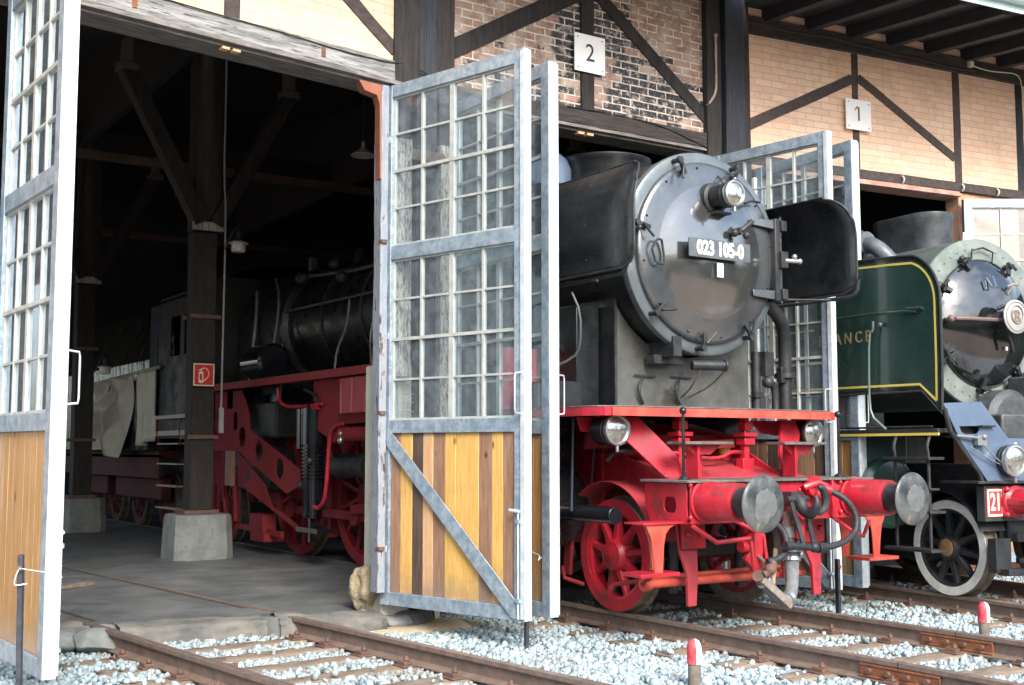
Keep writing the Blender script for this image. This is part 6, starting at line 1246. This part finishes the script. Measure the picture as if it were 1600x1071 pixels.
# apron (front side sheets), beam
Q('apron', MB().plate([(-1.446, 1.876), (-.946, 1.897), (-.638, 1.551), (.9, 1.525), (.9, 1.146), (-.975, 1.146), (-1.27, 1.52)], lambda u, v, w: (u, .30 + (v - 1.1) * .09 + w, v), .02, [[(-1.27, 1.66), (-1.02, 1.665), (-1.0, 1.63), (-1.04, 1.59), (-1.20, 1.585), (-1.25, 1.61)]]), bluegrey, .002)
Q('apron_recess', MB().box(-1.3, -.95, .42, .5, 1.55, 1.70), black)
Q('apron_shelf', MB().box(-1.02, -.84, .30, .40, 1.655, 1.672), blackm, .003)
Q('apron_edge', MB().tube([(-1.46, .34, 1.82), (-1.40, .34, 1.62), (-1.30, .34, 1.50), (-1.04, .34, 1.22), (-1.0, .34, 1.12)], .022, 8), blackm)
Q('apron_lock', MB().box(-1.12, -1.0, .27, .32, 1.48, 1.58).tube([(-1.35, .31, 1.57), (-1.2, .29, 1.56), (-1.08, .28, 1.55)], .014, 8).tube([(-1.05, .28, 1.50), (-.98, .26, 1.42), (-.86, .26, 1.33), (-.76, .26, 1.29)], .008, 6, 1).tube([(-1.2, .29, 1.47), (-1.08, .28, 1.40), (-.9, .27, 1.32), (-.78, .26, 1.28)], .006, 6, 1).sph((-1.04, .27, 1.56), .028), mat('pale iron lock', (.20, .22, .22), .5, .3), .003)
Q('cylinder_cover', MB().lathe([(.34, 1.1), (.34, .90), (.28, .84), (.001, .82)], (.05, 0, 1.72), (0, 1, 0), 36).box(-.28, .9, .72, 1.0, 1.5, 1.80).box(.25, 1.0, .8, 1.1, 1.8, 2.2), mat('grey black casting', (.05, .055, .06), .5, .2, (.09, .095, .10), 8, bump=.3, bs=30), .02)
headlamp(-.70, .20, 1.335, 1.03, G, .16)
Q('lamp_bracket', MB().bar((-.64, .45, 1.24), (-.60, .44, 1.17), .08, .12).tube([(-.5, .42, 1.36), (-.40, .4, 1.34), (-.34, .4, 1.26)], .012, 6), blackm)
Q('deck_plate', MB().box(-1.12, 1.12, .28, .75, 1.12, 1.145), blackm, .004)
Q('buffer_beam', MB().box(-.96, .96, .36, .46, .76, 1.10), mat('dark green black beam', (.03, .04, .04), .5, .1, (.05, .055, .055), 6), .006)
Q('beam_number_panel', MB().box(-.945, -.72, .352, .36, .80, 1.075), mat('red panel paint', (.34, .04, .03), .5), .002)
b = MB(); o_ = (-.935, -.73, .81, 1.065)
for q in ((o_[0], o_[1], o_[2], o_[2] + .018), (o_[0], o_[1], o_[3] - .018, o_[3]), (o_[0], o_[0] + .018, o_[2], o_[3]), (o_[1] - .018, o_[1], o_[2], o_[3])): b.box(q[0], q[1], .346, .352, q[2], q[3])
Q('panel_border', b, whitep)
text('21', .23, .002, 'beam_numeral', whitep, G, Matrix.Translation((-.83, .348, .937)) @ UP, .62, .004)
for s in (-1, 1):
    B = part('buffer', G, (s * .875 if s > 0 else -.60, .0, .945))
    MB().lathe([(.155, .35), (.155, .31), (.12, .28), (.105, .0), (.11, -.3), (.10, -.31)], (0, 0, 0), (0, 1, 0), 28).obj('buffer_housing', red, B)
    MB().box(-.15, .15, .325, .35, -.14, .14).sph((-.12, .31, .12), .03).sph((-.12, .31, -.12), .03).box(-.14, -.02, -.05, .3, -.03, .03).obj('flange', red, B, bev=.01)
    MB().lathe([(.06, -.31), (.06, -.42), (.2, -.43), (.23, -.45), (.2, -.47), (.001, -.48)], (0, 0, 0), (0, 1, 0), 32, False, False).obj('buffer_head', bufm, B)
# ladder, wheel, dark running gear
LD = part('front_ladder', G)
MB().tube([(-1.46, .95, 1.60), (-1.52, .95, 1.48), (-1.50, .95, 1.40), (-1.50, .95, .50)], .016, 8, 1).tube([(-1.46, .52, 1.60), (-1.52, .52, 1.48), (-1.50, .52, 1.40), (-1.50, .52, .50)], .016, 8, 1).obj('ladder_side', blackm, LD)
b = MB()
for z in (.50, .86, 1.36, 1.06): b.box(-1.60, -1.40, .42, 1.02, z - .015, z + .012) if z != 1.06 else b.box(-1.56, -1.44, .45, .6, z, z + .02)
b.obj('rung', blackm, LD, bev=.003)
for s in (-1, 1):
    wheel(G, s * .80, .97, .47, blackm, tyre, s, 10, .13, .055, tyrew=whitew if s < 0 else None, hubmat=None)
    wheel(G, s * .80, 2.9, .47, blackm, tyre, s, 10, .13, .055)
Q('hub_cap', MB().lathe([(.001, -.86), (.06, -.862), (.085, -.85), (.09, -.84)], (0, .97, .47), (1, 0, 0), 24, False), mat('rusty orange hub', (.28, .15, .06), .6, .1, (.20, .10, .05), 8, bump=.3, bs=40))
Q('cylinder', MB().lathe([(.001, 1.34), (.12, 1.35), (.32, 1.38), (.36, 1.42), (.36, 2.6)], (-1.12, 0, 1.0), (0, 1, 0), 40).lathe([(.001, 1.28), (.04, 1.3), (.08, 1.36)], (-1.12, 0, 1.0), (0, 1, 0), 16).lathe([(.001, 1.10), (.10, 1.12), (.12, 1.2), (.12, 1.4)], (-1.0, 0, .92), (0, 1, 0), 24).box(-1.42, -.8, 1.5, 2.5, 1.1, 1.6), green, .01)
Q('frame', MB().box(-.55, .55, .46, 6, .55, 1.1).box(-.62, -.55, .5, 6, .3, 1.3).box(-1.2, -.6, 2.6, 3.0, .35, .9), blackm, .01)
Q('wheel_guard', MB().add(*(lambda n: ([(x, .97 - .56 * math.cos(R(20 + 140 * i / n)), .47 + .56 * math.sin(R(20 + 140 * i / n))) for i in range(n + 1) for x in (-.95, -.6)], [(2 * i, 2 * i + 1, 2 * i + 3, 2 * i + 2) for i in range(n)]))(18)), blackm)
Q('side_tank', MB().cyl((-1.15, 3.0, 1.2), (-1.15, 4.5, 1.2), .3).box(-1.0, 1.0, 3, 8, .6, 1.6), blackm, .01)
Q('brake_block', MB().box(-.90, -.70, .30, .40, .28, .60).box(-.85, -.5, .2, .34, .26, .32).bar((-.6, .34, .60), (.4, .34, .60), .06, .08).bar((-.55, .36, .38), (.4, .36, .38), .05, .05), blackm, .004)
Q('main_frame_rear', MB().box(-1.3, 1.3, 4, 9, .8, 2.2), blackm, .02)
